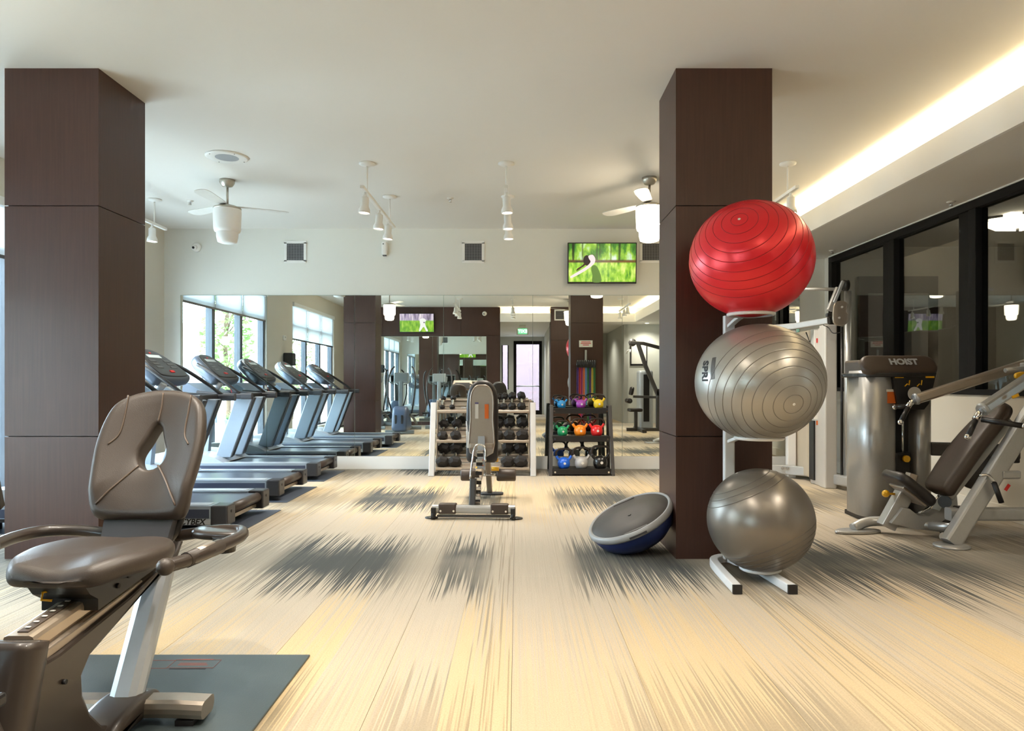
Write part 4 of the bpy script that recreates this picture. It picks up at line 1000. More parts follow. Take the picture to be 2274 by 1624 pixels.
np_('mount_block', MB().span((-.075, .36, .56), (.135, .40, .605), b=.008), champ)
pc = np_('placard', MB().prism([(-.035, 0), (.035, 0), (.03, .30), (-.03, .30)], (.03, .345, .37), (1, 0, 0), (0, .08, 1), .02), silver2)
for s in (-1, 1): np_('hole', MB().cyl((.03+s*.015, .340, .535), (.03+s*.015, .352, .535), .011, n=10), black, pc)
np_('red_mark', MB().box((.035, .337, .46), (.03, .004, .014)), redm, pc); np_('red_mark', MB().box((.035, .334, .41), (.035, .004, .010)), orange, pc)
np_('support_arm', MB().bar([(-.10, .44, .80), (-.085, .40, .56)], .035, .02, up=(0, 1, 0)), whitem)
np_('under_frame', MB().bar([(.03, .42, .50), (.03, .75, .46), (.03, 1.15, .43)], .06, .06), champ)
np_('seat', MB().pad(smooth2([(-.13, -.18), (.13, -.18), (.15, 0), (.12, .2), (0, .22), (-.12, .2), (-.15, 0)], 3), (.03, .92, .50), (1, 0, 0), (0, 1, .1), .08, .034), blackpad)
np_('front_leg', MB().bar([(.03, 1.0, .44), (.03, 1.26, .03)], .055, .055, up=(0, 1, 0)), champ)
np_('front_foot', MB().pad(smooth2([(-.09, -.05), (.09, -.05), (.12, 0), (.09, .05), (-.09, .05), (-.12, 0)], 3), (.05, 1.27, .012), (1, 0, 0), (0, 1, 0), .024, .008), dkgrey)
np_('roller_axle', MB().cyl((-.24, 1.10, .225), (.30, 1.10, .225), .014), chrome)
for s in (-1, 1):
    np_('foam_roller', MB().lathe([(.02, 0), (.055, .0), (.062, .012), (.062, .178), (.055, .19), (.02, .19)], (.03+s*.085, 1.10, .225), ax=(s, 0, 0), n=22), brownpad)
    np_('yellow_knob', MB().cyl((.03+s*.04, .98, .30), (.03+s*.115, .98, .30), .02, n=14), yellow)
np_('yellow_tab', MB().box((.15, .60, .43), (.03, .02, .035), b=.006), yellow)

# ------------------------------------------------------------------ dumbbell rack
rk = thing('dumbbell_rack', 'three-tier silver dumbbell rack against the mirror', 'rack', (-.425, 8.62, 0))
upm = mat('rack_light_grey', (206, 206, 206), .35, .3, var=.03)
SH = ((.09, -.035), (.42, .045), (.785, .13))   # front lip z, y
for s in (-1, 1):
    link('upright', MB().bar([(s*.625, -.05, 0), (s*.625, .18, .895)], .07, .045, up=(0, 1, 0), r=.006), upm, rk)
    link('foot_rail', MB().span((s*.625-.03, -.06, 0), (s*.625+.03, .50, .035), b=.004), upm, rk)
    link('rear_upright', MB().span((s*.60-.02, .44, .03), (s*.60+.02, .48, .92), b=.004), champ, rk)
    link('side_plate', MB().prism([(.0, .05), (.10, .05), (.30, .90), (.185, .90)], (s*.575, 0, 0), (0, 1, 0), (0, 0, 1), .014), champ, rk)
TILT = math.radians(38)
for (z, y) in SH:
    link('front_lip', MB().bar([(-.575, y, z), (.575, y, z)], .035, .035, r=.008), champ, rk)
    link('rear_lip', MB().bar([(-.575, y+.235, z+.14), (.575, y+.235, z+.14)], .035, .035, r=.008), champ, rk)
    for f in (.28, .72):
        link('shelf_bar', MB().bar([(-.575, y+.235*f, z+.125*f), (.575, y+.235*f, z+.125*f)], .07, .014, up=(0, -math.sin(TILT), math.cos(TILT)), r=.003), champ, rk)
    for i in range(9):
        link('weight_tag', MB().box((-.50+i*.125, y+.235*.28-.012, z+.125*.28+.012), (.05, .002, .025), R=Matrix.Rotation(TILT-.2, 3, 'X')), creamdecal, rk)
def dumbbell(px, row, R, kg):
    z, y = SH[row]
    R *= 1.02; hl = .135+.15*R; ht = R*1.1
    o = thing('dumbbell', 'x', 'dumbbell', ((px-VX)*(8.62+y+.1)/FPX, 8.62+y+.118, z+.078+R*.9), 0, 'hex dumbbells on the rack')
    o.rotation_euler = (TILT, 0, 0)
    link('handle', MB().lathe([(.0135, -hl/2), (.0165, -hl/4), (.018, 0), (.0165, hl/4), (.0135, hl/2)], ax=(0, 1, 0), n=14), chrome, o)
    for s in (-1, 1):
        link('head', MB().lathe([(R*.62, -ht/2), (R*.98, -ht/2+R*.3), (R, 0), (R*.98, ht/2-R*.3), (R*.62, ht/2)], (0, s*(hl/2+ht/2-.004), 0), ax=(0, 1, 0), n=6, smooth=False), rubber, o)
    return o
rows = ((('top', 2), ((983, .036), (1005, .038), (1106, .045), (1119, .050), (1137, .055), (1158, .058))),
        (('middle', 1), ((984, .066), (1013, .070), (1106, .072), (1131, .076), (1160, .080))),
        (('bottom', 0), ((984, .084), (1011, .086), (1127, .088), (1156, .090))))
ordn = ('first', 'second', 'third', 'fourth', 'fifth', 'sixth')
for (nm, ri), lst in rows:
    for i, (px, R) in enumerate(lst):
        o = dumbbell(px, ri, R, i)
        o['label'] = 'black hex dumbbell with chrome handle, %s from left on the %s rack tier' % (ordn[i], nm)

# ------------------------------------------------------------------ kettlebells
kr = thing('kettlebell_rack', 'black three-shelf kettlebell rack in front of the mirror', 'rack', (.80, 8.80, 0))
KS = ((.075, -.17, .085), (.475, -.09, .42-.42), (.82, -.01, 0))
for s in (-1, 1):
    link('front_leg', MB().bar([(s*.385, -.20, 0), (s*.365, -.03, .86)], .045, .03, up=(0, 1, 0)), gun, kr)
    link('rear_leg', MB().bar([(s*.385, .26, 0), (s*.365, .12, .86)], .045, .03, up=(0, 1, 0)), black, kr)
    link('foot_bar', MB().span((s*.385-.02, -.22, 0), (s*.385+.02, .28, .03), b=.004), gun, kr)
    link('top_bar', MB().span((s*.365-.018, -.04, .835), (s*.365+.018, .13, .865), b=.004), gun, kr)
for (z, y, _), dp in zip(KS, (.36, .28, .20)):
    sh_ = link('shelf', MB().span((-.36, y-.02, z-.035), (.36, y+dp, z), b=.004), black, kr)
    link('shelf_lip', MB().span((-.36, y-.035, z-.06), (.36, y-.02, z+.012), b=.003), black, sh_)
    for s in (-1, 1): link('shelf_bolt', MB().cyl((s*.33, y-.036, z-.03), (s*.33, y-.042, z-.03), .012, n=10), chrome, sh_)
kb = (('cyan blue', (36, 140, 206), 1247, 2, .046), ('purple', (160, 60, 170), 1290, 2, .050), ('yellow', (238, 204, 30), 1329, 2, .052),
      ('green', (34, 160, 104), 1249, 1, .054), ('orange', (246, 140, 24), 1288, 1, .062), ('red', (220, 34, 34), 1325, 1, .062),
      ('deep blue', (30, 100, 214), 1252, 0, .063), ('light grey', (172, 170, 168), 1291, 0, .067), ('black', (20, 18, 18), 1333, 0, .072))
for nm, rgb, px, ri, r in kb:
    r *= 1.24
    z, y, _ = KS[ri]; Yk = 8.80+y+.10
    o = thing('kettlebell', '%s kettlebell with dark steel handle on the %s shelf' % (nm, ('bottom', 'middle', 'top')[ri]), 'kettlebell', ((px-VX)*Yk/FPX, Yk, z), .1, 'coloured kettlebells on the rack')
    cm = mat('kettle_'+nm.replace(' ', '_'), rgb, .3, coat=.3)
    link('bell', MB().lathe([(r*.55, 0), (r*.75, r*.06), (r*.95, r*.45), (r, r*.85), (r*.94, r*1.25), (r*.75, r*1.6), (r*.4, r*1.8), (.001, r*1.86)], n=24), cm, o)
    hm = mat('kettle_handle', (52, 46, 44), .4, .4)
    ht_ = (3.15, 2.85, 2.7)[ri]*r
    link('handle', MB().tube([(-r*1.22, 0, r*1.95), (-r*1.24, 0, ht_-r*.55), (-r*.85, 0, ht_-r*.1), (0, 0, ht_), (r*.85, 0, ht_-r*.1), (r*1.24, 0, ht_-r*.55), (r*1.22, 0, r*1.95)], r*.17, n=10, cr=4), hm, o)
    for s in (-1, 1): link('horn', MB().tube([(s*r*.5, 0, r*1.2), (s*r*.95, 0, r*1.6), (s*r*1.22, 0, r*2.05)], r*.22, n=10, cr=3), cm, o)
    link('emblem', MB().cyl((0, -r*.95, r*.9), (0, -r*1.01, r*.9), r*.2, n=12), creamdecal, o)
# ------------------------------------------------------------------ exercise balls on a stand
sd = thing('ball_stand', 'white tubular stand holding three exercise balls', 'stand', (1.34, 4.2, 0)); q = (1.34, 4.2, 0)
px_, py_ = 1.335, 4.40
link('base_frame', MB().bar([(1.197, 3.80, .026), (1.215, 4.20, .026), (1.235, 4.38, .026), (1.30, 4.46, .026), (1.37, 4.46, .026), (1.43, 4.38, .026), (1.46, 4.20, .026), (1.497, 3.80, .026)], .05, .05, cr=3, r=.006), whitem, sd, q)
for x in (1.197, 1.497): link('end_cap', MB().span((x-.025, 3.783, .002), (x+.025, 3.80, .05)), black, sd, q)
link('post', MB().bar([(px_, py_, .04), (px_, py_, 1.57)], .065, .05, up=(0, 1, 0), r=.008), whitem, sd, q)
BALLS = (((1.425, 4.09, .347), .303, .298), ((1.418, 4.09, 1.152), .366, .342), ((1.370, 4.09, 1.872), .352, .338))
for (c, rx, rz) in BALLS:
    zr = c[2]-rz*.94; rr2 = rx*.36
    link('cradle_ring', MB().tube([(c[0]+rr2*math.cos(a), c[1]+rr2*math.sin(a), zr-.004) for a in [2*PI*i/32 for i in range(32)]], .011, n=8, closed=True), whitem, sd, q)
    link('cradle_arm', MB().bar([(px_, py_-.02, zr-.05 if zr > .1 else .035), (px_+(c[0]-px_)*.3, py_-.12, zr-.02 if zr > .1 else .035), (c[0]-.02, c[1]+rr2, zr-.008)], .035, .02, cr=3), whitem, sd, q)
def gymball(label, c, rx, rz, axis, rgb, gro, metal, rough, extra=None):
    o = thing('exercise_ball', label, 'exercise ball', (c[0], c[1], c[2]-rz), group='exercise balls on the white stand')
    n = 120; prof = []
    for i in range(n+1):
        t = PI*i/n; r_ = 1.0
        prof.append((max(1e-4, r_*math.sin(t)), -r_*math.cos(t)))
    # grooves: insert thin dips at given polar angles
    ang = [PI*i/64 for i in range(65)]
    for g in gro: ang += [g-.011, g-.0045, g, g+.0045, g+.011]
    ang = sorted(set(ang)); prof = []
    for t in ang:
        r_ = 1.0
        for g in gro:
            dd_ = abs(t-g)
            if dd_ < .001: r_ = .997
            elif dd_ < .006: r_ = .9995
        prof.append((max(1e-4, r_*math.sin(t)), r_*math.cos(t)))
    mb = MB().lathe(prof[::-1], ax=axis, n=72)
    mb.v = [V((p.x*rx, p.y*rx, p.z*rz+rz)) for p in mb.v]
    m = mat('ball_'+label.split()[0], rgb, rough, metal, var=.03, scale=5)
    link('ball_skin', mb, m, o)
    a = V(axis).normalized(); e1_ = a.orthogonal().normalized(); e2_ = a.cross(e1_); gm = mat('groove_shade_'+label.split()[0], [int(x*.76) for x in rgb], .4, metal*.7)
    for g in gro:
        P = []
        for i in range(72):
            t = 2*PI*i/72; d = a*math.cos(g)+(e1_*math.cos(t)+e2_*math.sin(t))*math.sin(g)
            P.append(V((d.x*rx, d.y*rx, d.z*rz+rz))*1.0)
        link('groove_shade', MB().tube(P, .0018, n=5, closed=True), gm, o)  # ring in a darker ball colour, drawn in as the groove's shade
    tip = V((a.x*rx, a.y*rx, a.z*rz+rz))
    link('valve_plug', MB().lathe([(.008, -.004), (.008, .0015), (.004, .002)], tip, ax=a, n=12), creamdecal, o)
    return o
toward = V((-.33, -.944, 0)); right = V((.944, -.33, 0)); upv = V((0, 0, 1))
ax1 = right*-.16+upv*.52+toward*.84
gymball('red glossy exercise ball on top of the stack', BALLS[2][0], BALLS[2][1], BALLS[2][2], ax1, (222, 34, 44), [.13+.155*i for i in range(9)], .25, .30)
ax2 = right*.49-upv*.35+toward*.80
sb = gymball('silver exercise ball in the middle of the stack', BALLS[1][0], BALLS[1][1], BALLS[1][2], ax2, (164, 160, 152), [.16+.15*i for i in range(9)], .55, .33)
ax3 = right*-.43+upv*.90+toward*.05
gymball('pewter exercise ball at the bottom of the stack', BALLS[0][0], BALLS[0][1], BALLS[0][2], ax3, (120, 114, 106), [.62, .76, .90, 1.95, 2.08, 2.20, 2.32, 2.43], .55, .32)
# lettering wrapped on the silver ball
def wrap(mb, cdir, u, v, rx, rz):
    cdir = cdir.normalized(); out = []
    for p in mb.v:
        d = (cdir+u*p.x/rx+v*p.y/rx); d.normalize(); s_ = 1.0025+p.z*2
        out.append(V((d.x*rx*s_, d.y*rx*s_, d.z*rz*s_+rz)))
    mb.v = out; return mb
cd = right*-.80+upv*.20+toward*.56; cd.normalize()
vv2 = (upv-cd*upv.dot(cd)).normalized(); uu2 = vv2.cross(cd).normalized()
R_ = Quaternion(cd, math.radians(-78)); u3 = R_ @ uu2; v3 = R_ @ vv2
link('lettering', wrap(textmb('SPRI', .075, .0025, .2), cd, u3, v3, BALLS[1][1], BALLS[1][2]), inkm, sb)
mbp = MB()
for i in range(16):
    for j in range(6):
        x = -.07+i*.009; y = .058+j*.006; mbp.add([(x, y, 0), (x+.0075, y, 0), (x+.0075, y+.0035, 0), (x, y+.0035, 0)], [(0, 1, 2, 3)])
link('small_print', wrap(mbp, cd, u3, v3, BALLS[1][1], BALLS[1][2]), dkgrey, sb)

# ------------------------------------------------------------------ balance dome
nb = V((-.42, -.16, .89)).normalized(); C = V((.772, 4.76, .236))
bo_ = thing('balance_dome', 'blue balance dome tilted platform-up against the column', 'balance trainer', (C.x, C.y, 0)); q = (C.x, C.y, 0)
link('platform', MB().lathe([(.001, .012), (.10, .014), (.276, .012), (.282, .004), (.282, -.02)], C, nb, n=48), mat('dome_platform', (58, 53, 50), .5, bump=.2), bo_, q)
link('rim', MB().lathe([(.276, -.03), (.296, -.03), (.307, -.018), (.307, .004), (.296, .016), (.286, .018), (.278, .012)], C, nb, n=56, capb=False, capt=False), mat('dome_rim', (146, 147, 147), .4), bo_, q)
link('dome', MB().lathe([(.292, -.02), (.288, -.06), (.262, -.115), (.20, -.172), (.11, -.205), (.001, -.215)], C, nb, n=48, capb=False), mat('dome_blue', (26, 42, 92), .32), bo_, q)
link('hub', MB().cyl(C+nb*.012, C+nb*.017, .012, n=14), black, bo_, q)
a_ = nb.cross(V((1, 0, 0))).normalized(); e1 = (V((1, 0, 0))-nb*nb.x).normalized(); e2 = nb.cross(e1)
for s in (-1, 1):
    link('handle_slot', MB().box(C+e2*s*.262+nb*.012, (.16, .02, .006), R=Matrix((e1, e2, nb)).transposed()), black, bo_, q)
    link('side_grip', MB().box(C+e2*s*.3055-nb*.008, (.12, .008, .012), R=Matrix((e1, e2, nb)).transposed()), dkgrey, bo_, q)

# ------------------------------------------------------------------ shoulder press machine
pm_ = thing('press_machine', 'silver shoulder press machine with brown reclined seat', 'weight machine', (3.1, 5.4, 0)); q = (3.1, 5.4, 0)
def pp(nm, mb, m, par=None): return link(nm, mb, m, par or pm_, q)
TY = 5.72
shL = smooth2([(2.86, TY+.22), (2.865, TY+.08), (2.91, TY+.01), (3.00, TY-.01), (3.10, TY+.02), (3.14, TY+.10), (3.14, TY+.40), (2.90, TY+.40)], 3)
shR = smooth2([(3.30, TY+.10), (3.33, TY+.04), (3.39, TY+.03), (3.44, TY+.10), (3.44, TY+.40), (3.31, TY+.40)], 3)
pp('shroud', MB().prism(shL, (0, 0, .645), (1, 0, 0), (0, 1, 0), 1.21, True), silver)
pp('shroud', MB().prism(shR, (0, 0, .645), (1, 0, 0), (0, 1, 0), 1.21, True), silver)
pp('stack_recess', MB().span((3.13, TY+.16, .05), (3.32, TY+.38, 1.24)), black)
pp('guide_rod', MB().cyl((3.225, TY+.12, .25), (3.225, TY+.12, 1.15), .012), chrome)
cap = smooth2([(2.84, TY+.20), (2.86, TY+.05), (2.94, TY-.02), (3.15, TY-.05), (3.36, TY-.02), (3.46, TY+.05), (3.47, TY+.20), (3.45, TY+.42), (2.88, TY+.42)], 4)
cv = V((0, .60, .80)).normalized(); cc = V((3.155, TY+.06, 1.285))
cp = pp('top_cap', MB().pad(rpoly(.62, .20, .085, 7), cc, (1, 0, 0), cv, .075, .03), brownpad)
pp('cap_hood', bevel(MB().prism([(TY+.02, 1.215), (TY+.14, 1.34), (TY+.40, 1.34), (TY+.40, 1.215)], (3.155, 0, 0), (0, 1, 0), (0, 0, 1), .58), .02), brownpad, cp)
pp('cap_edge', bevel(MB().prism(cap, (0, 0, 1.212), (1, 0, 0), (0, 1, 0), .035), .008), black, cp)
pp('lettering', textmb('HOIST', .082, .004).xf(frame4(cc+V((.03, 0, .012))+V((1, 0, 0)).cross(cv)*.0385, (1, 0, 0), cv)), silver2, cp)
fb = pp('head_panel', MB().prism([(3.06, 1.23), (3.42, 1.23), (3.36, .98), (3.32, .93), (3.16, .93), (3.10, .98)], (0, TY-.005, 0), (1, 0, 0), (0, 0, 1), .05), black)
for x in (3.115, 3.365): pp('yellow_strip', MB().box((x, TY-.033, 1.195), (.07, .006, .014)), yellow, fb)
for x in (3.18, 3.28): pp('yellow_figure', MB().tube([(x-.02, TY-.033, 1.12), (x, TY-.033, 1.14), (x+.015, TY-.033, 1.13), (x+.02, TY-.033, 1.17)], .005, n=5), yellow, fb)
pp('oval_badge', MB().lathe([(.055, 0), (.055, .004)], (3.24, TY-.03, 1.06), ax=(0, -1, 0), n=24), creamdecal, fb)
pp('orange_label', MB().box((3.045, TY+.0, 1.03), (.12, .012, .10), b=.002), orange)
pp('pale_label', MB().box((3.045, TY-.001, 1.085), (.12, .012, .02)), creamdecal)
pp('stack_selector', MB().box((3.21, TY+.10, .42), (.14, .05, .30), b=.02), black)
pp('selector_pin', MB().cyl((3.22, TY+.07, .52), (3.22, TY+.04, .52), .028, n=16), yellow)
pp('tower_base', MB().span((2.88, TY+.02, 0), (3.44, TY+.42, .04), b=.006), black)
# floor tube and feet
pp('floor_tube', MB().tube([(2.58, 5.36, .03), (2.68, 5.38, .07), (2.80, 5.36, .085), (3.05, 5.22, .085), (3.22, 5.08, .08)], .038, n=14, cr=4), silver)
pp('front_foot', MB().pad(smooth2([(2.42, 5.30), (2.60, 5.27), (2.78, 5.33), (2.72, 5.42), (2.52, 5.42)], 3), (0, 0, .012), (1, 0, 0), (0, 1, 0), .024, .009), silver)
pp('linkage', MB().tube([(3.05, 5.16, .09), (3.16, 5.02, .11), (3.22, 4.98, .10)], .03, n=12), silver)
pp('linkage_wheel', MB().lathe([(.01, -.02), (.065, -.02), (.07, 0), (.065, .02), (.01, .02)], W(2105, 1172, 5.2), ax=(0, 1, 0), n=24), dkgrey)
pp('pivot_bolt', MB().cyl(W(2096, 1192, 5.0), W(2096, 1192, 4.95), .03, n=16), champ)
# seat post, carriage, seat
pp('seat_post', MB().bar([(2.79, 5.28, .06), (2.955, 5.28, .36)], .11, .10, up=(0, 1, 0), r=.012), silver)
pp('post_sleeve', MB().bar([(2.94, 5.28, .335), (2.965, 5.28, .385)], .12, .11, up=(0, 1, 0)), black)
pp('seat_stem', MB().bar([(2.96, 5.28, .37), (2.99, 5.28, .46)], .07, .07, up=(0, 1, 0)), champ)
pp('adjust_knob', MB().tube([(2.92, 5.30, .30), (2.80, 5.28, .31)], .008, n=8).ball((2.79, 5.28, .31), .028), yellow)
carr = [(1972, 1160), (1998, 1126), (2012, 1128), (2030, 1142), (2055, 1144), (2078, 1132), (2098, 1098), (2116, 1100), (2118, 1125), (2100, 1150), (2070, 1166), (2030, 1174)]
CY = 5.24
cpts = [((a-VX)*CY/FPX, CAM_H-(b_-VY)*CY/FPX) for a, b_ in carr]
pp('carriage', MB().prism(cpts, (0, CY, 0), (1, 0, 0), (0, 0, 1), .10), silver)
pp('carriage_roller', MB().cyl(W(2098, 1115, 5.19), W(2098, 1115, 5.13), .045, n=20), black)
pp('arc_rail', MB().tube([W(2040, 1140, 5.16), W(2065, 1126, 5.16), W(2085, 1100, 5.16)], .008, n=6, cr=4), chrome)
s0 = V((2.79, 5.22, .475)); s1_ = V((3.06, 5.22, .255)); su = (s1_-s0).normalized()
pp('seat', MB().pad(rpoly((s1_-s0).length, .34, .09), (s0+s1_)/2, su, (0, 1, 0), .075, .03), blackpad)
pp('seat_pan', MB().box((s0+s1_)/2-V((0, 0, .05)), (.22, .2, .03), R=Matrix((su, V((0, 1, 0)), su.cross(V((0, 1, 0))))).transposed(), b=.008), champ)
l0 = V((3.13, 5.2, .335)); l1 = V((3.64, 5.2, .985)); lu = (l1-l0).normalized()
bko = smooth2([(0, -.115), (.0, .115), (.10, .15), (.40, .155), (.68, .13), (.80, .08), (.83, 0), (.80, -.08), (.68, -.13), (.40, -.155), (.10, -.15)], 3)
pp('backrest', MB().pad(bko, l0, lu, (0, 1, 0), .10, .042, bend=lambda a, b_, z: (a, b_, z+.03*math.sin(a/.83*PI))), brownpad)
pn = lu.cross(V((0, 1, 0)))
pp('backrest_tube', MB().bar([l0-pn*.09+lu*.02, l0-pn*.09+lu*.75], .06, .06, up=(0, 1, 0)), silver)
# main frame
pp('diagonal_post', MB().bar([(3.04, 4.90, .02), (3.62, 5.02, .80), (3.92, 5.08, 1.20)], .12, .085, up=(0, 1, 0), r=.016), silver)
pp('rear_foot', MB().lathe([(.115, 0), (.115, .012), (.08, .022)], (3.045, 4.89, 0), n=28), silver)
pp('lower_beam', MB().bar([(3.10, 5.02, .205), (3.30, 5.02, .205), (4.0, 5.02, .205)], .085, .09, r=.016), silver)
pp('beam_collar', MB().bar([(3.165, 5.02, .205), (3.205, 5.02, .205)], .105, .11, r=.02), black)
pp('beam_decal', MB().box((3.27, 4.976, .205), (.02, .003, .014)), redm)
pp('rear_leg', MB().bar([(3.95, 5.02, .20), (3.95, 5.02, 0.0)], .08, .08, up=(0, 1, 0)), silver)
pp('cross_beam', MB().bar([(3.44, 5.80, .60), (3.70, 5.72, .60), (4.0, 5.55, .60)], .06, .11), gun)
pp('cross_block', MB().box((3.94, 5.58, .58), (.10, .10, .14), b=.01), dkgrey)
pp('rear_column', MB().bar([(3.96, 5.30, .2), (3.96, 5.30, 1.5)], .08, .10, up=(0, 1, 0), r=.012), silver)
pp('guard_disc', MB().lathe([(.01, -.01), (.155, -.01), (.16, 0), (.155, .01), (.01, .01)], W(2165, 1043, 5.62), ax=(0, 1, 0), n=36), gun)
pp('hinge_plate', MB().box(W(2245, 1055, 4.94), (.13, .03, .06), b=.012), silver)
pp('release_lever', MB().tube([W(2175, 1057, 4.92), W(2195, 1056, 4.90), W(2208, 1072, 4.88)], .011, n=8, cr=3), chrome)
pp('lever_grip', MB().tube([W(2207, 1072, 4.88), W(2224, 1117, 4.86)], .018, n=10), black)
pp('post_decal', MB().box(W(2237, 1083, 4.90), (.022, .004, .05), R=Matrix.Rotation(.6, 3, 'Y')), redm)
# press arms
for (h, e, nm) in (((3.176, 5.55, 1.020), (4.0, 5.46, 1.30), 'far'), ((3.245, 4.86, .965), (3.98, 5.06, 1.36), 'near')):
    h = V(h); e = V(e); d = (e-h).normalized()
    ar = pp('press_arm', MB().bar([h, e], .075, .085, up=(0, 1, 0), r=.018), champ if nm == 'far' else silver)
    pp('arm_collar', MB().lathe([(.045, -.01), (.048, 0), (.04, .02)], h, ax=-d, n=20), silver2, ar)
    hub = h-d*.05+V((0, 0, -.02)); pp('handle_hub', MB().tube([h, hub, hub+V((-.02, 0, -.03))], .022, n=10), chrome, ar)
    for k_, gd in enumerate((V((-.10, -.05, -.14)), V((.16, -.22, -.06)) if nm == 'near' else V((-.06, .10, -.03)))):
        g0 = hub+gd*.12+V((-.01, 0, -.02)); g1 = hub+gd*1.0
        pp('hand_grip', MB().tube([g0, g1], .019, n=12), black, ar)
        pp('grip_cap', MB().ball(g1+gd.normalized()*.008, .023), chrome, ar)
pp('arm_crossbar', MB().bar([(3.94, 5.02, 1.30), (3.94, 5.52, 1.27)], .06, .06), silver)
pp('arm_strut', MB().tube([W(2232, 823, 5.2), W(2290, 817, 5.2)], .018, n=10), silver)
pp('yellow_handle', MB().pad(smooth2([(-.03, -.018), (.03, -.025), (.045, 0), (.03, .025), (-.03, .018)], 3), W(2264, 834, 5.1), (1, 0, .1), (0, 0, 1), .03, .01), yellow)
pp('arm_decal', MB().box(W(2255, 880, 4.82), (.05, .004, .02), R=Matrix.Rotation(-.4, 3, 'Y')), yellow)

# ------------------------------------------------------------------ cable machine in the corner
cm_ = thing('cable_machine', 'pale grey cable pulley machine in the far right corner', 'weight machine', (3.35, 7.9, 0)); q = (3.35, 7.9, 0)
def cp_(nm, mb, m, par=None): return link(nm, mb, m, par or cm_, q)
shell = mat('cable_machine_shell', (206, 202, 196), .35, .25, var=.03)
cp_('main_upright', MB().span((3.34, 7.56, 0), (3.47, 7.72, 1.78), b=.012), shell)
cp_('upright_back', MB().span((3.36, 7.72, .0), (3.47, 8.0, 1.76), b=.01), shell)
cp_('guide_tube', MB().cyl((3.545, 7.48, .12), (3.545, 7.48, 2.13), .036, n=18), silver)
cp_('index_tube', MB().cyl((3.50, 7.52, .12), (3.50, 7.52, 1.75), .014, n=10), black)
cp_('base_beam', MB().bar([(3.44, 7.70, .10), (3.56, 7.24, .10)], .09, .11), silver)
cp_('base_foot', MB().pad(smooth2([(3.48, 7.26), (3.62, 7.24), (3.64, 7.32), (3.5, 7.36)], 3), (0, 0, .012), (1, 0, 0), (0, 1, 0), .024, .008), silver)
cp_('rear_beam', MB().bar([(2.95, 8.62, .10), (3.25, 8.42, .10), (3.44, 8.2, .10)], .05, .11), silver)
for p_ in ((1737, 1040), (1748, 1040), (1772, 1044), (1784, 1044)): cp_('beam_bolt', MB().cyl(W(p_[0], p_[1], 8.42), W(p_[0], p_[1], 8.36), .014, n=10), chrome)
cp_('rear_post', MB().span((3.26, 8.40, 0), (3.36, 8.48, 1.78), b=.008), whitem)
cp_('shroud_panel', MB().span((3.38, 8.10, .05), (3.62, 8.5, 1.76), b=.02), mat('shroud_tan', (196, 184, 164), .4))
cp_('weight_stack', MB().span((3.34, 7.86, .05), (3.40, 7.98, .72)), black)
pl2 = cp_('placard', MB().span((3.325, 7.80, .74), (3.395, 7.815, 1.74)), white)
cp_('placard_red', MB().box((3.36, 7.798, 1.62), (.03, .003, .05)), redm, pl2); cp_('placard_orange', MB().box((3.36, 7.798, .70), (.03, .003, .05)), orange, pl2)
for i in range(9): cp_('placard_text', MB().box((3.36, 7.798, 1.48-.07*i), (.022, .003, .03)), gun, pl2)
cp_('top_beam', MB().bar([(2.90, 8.35, 1.79), (3.20, 8.02, 1.80), (3.42, 7.66, 1.83)], .05, .07), silver)
cp_('upper_arm', MB().tube([(3.05, 7.7, 2.18), (3.30, 7.58, 2.165), (3.52, 7.48, 2.15)], .018, n=10), silver)
cp_('carriage', MB().pad(smooth2([(-.075, -.10), (.0, -.135), (.075, -.10), (.085, -.02), (.06, .02), (.08, .09), (.03, .13), (-.05, .12), (-.08, .05)], 3), W(1866, 696, 7.40), (1, 0, 0), (0, 0, 1), .03, .01), champ)
for p_ in ((1870, 682), (1864, 706)): cp_('carriage_bolt', MB().cyl(W(p_[0], p_[1], 7.385), W(p_[0], p_[1], 7.37), .012, n=10), chrome)
cp_('swivel_arm', MB().bar([W(1842, 690, 7.42), W(1862, 640, 7.42)], .06, .05, up=(0, 1, 0)), silver)
cp_('swivel_arm', MB().bar([W(1852, 672, 7.40), W(1872, 625, 7.40)], .03, .04, up=(0, 1, 0)), silver2)
cp_('pulley', MB().lathe([(.02, -.02), (.06, -.02), (.05, 0), (.06, .02), (.02, .02)], W(1878, 634, 7.40), ax=(1, 0, 0), n=24), black)
cp_('stop_block', MB().box(W(1840, 700, 7.42), (.05, .05, .04), b=.01), black)
cp_('cable', MB().tube([W(1828, 722, 7.5), W(1840, 728, 7.5), W(1850, 740, 7.45), W(1870, 738, 7.42)], .005, n=6, cr=4), inkm)
cp_('handle', MB().tube([W(1790, 738, 8.0), W(1798, 760, 8.0), W(1806, 738, 8.0)], .008, n=6), black)

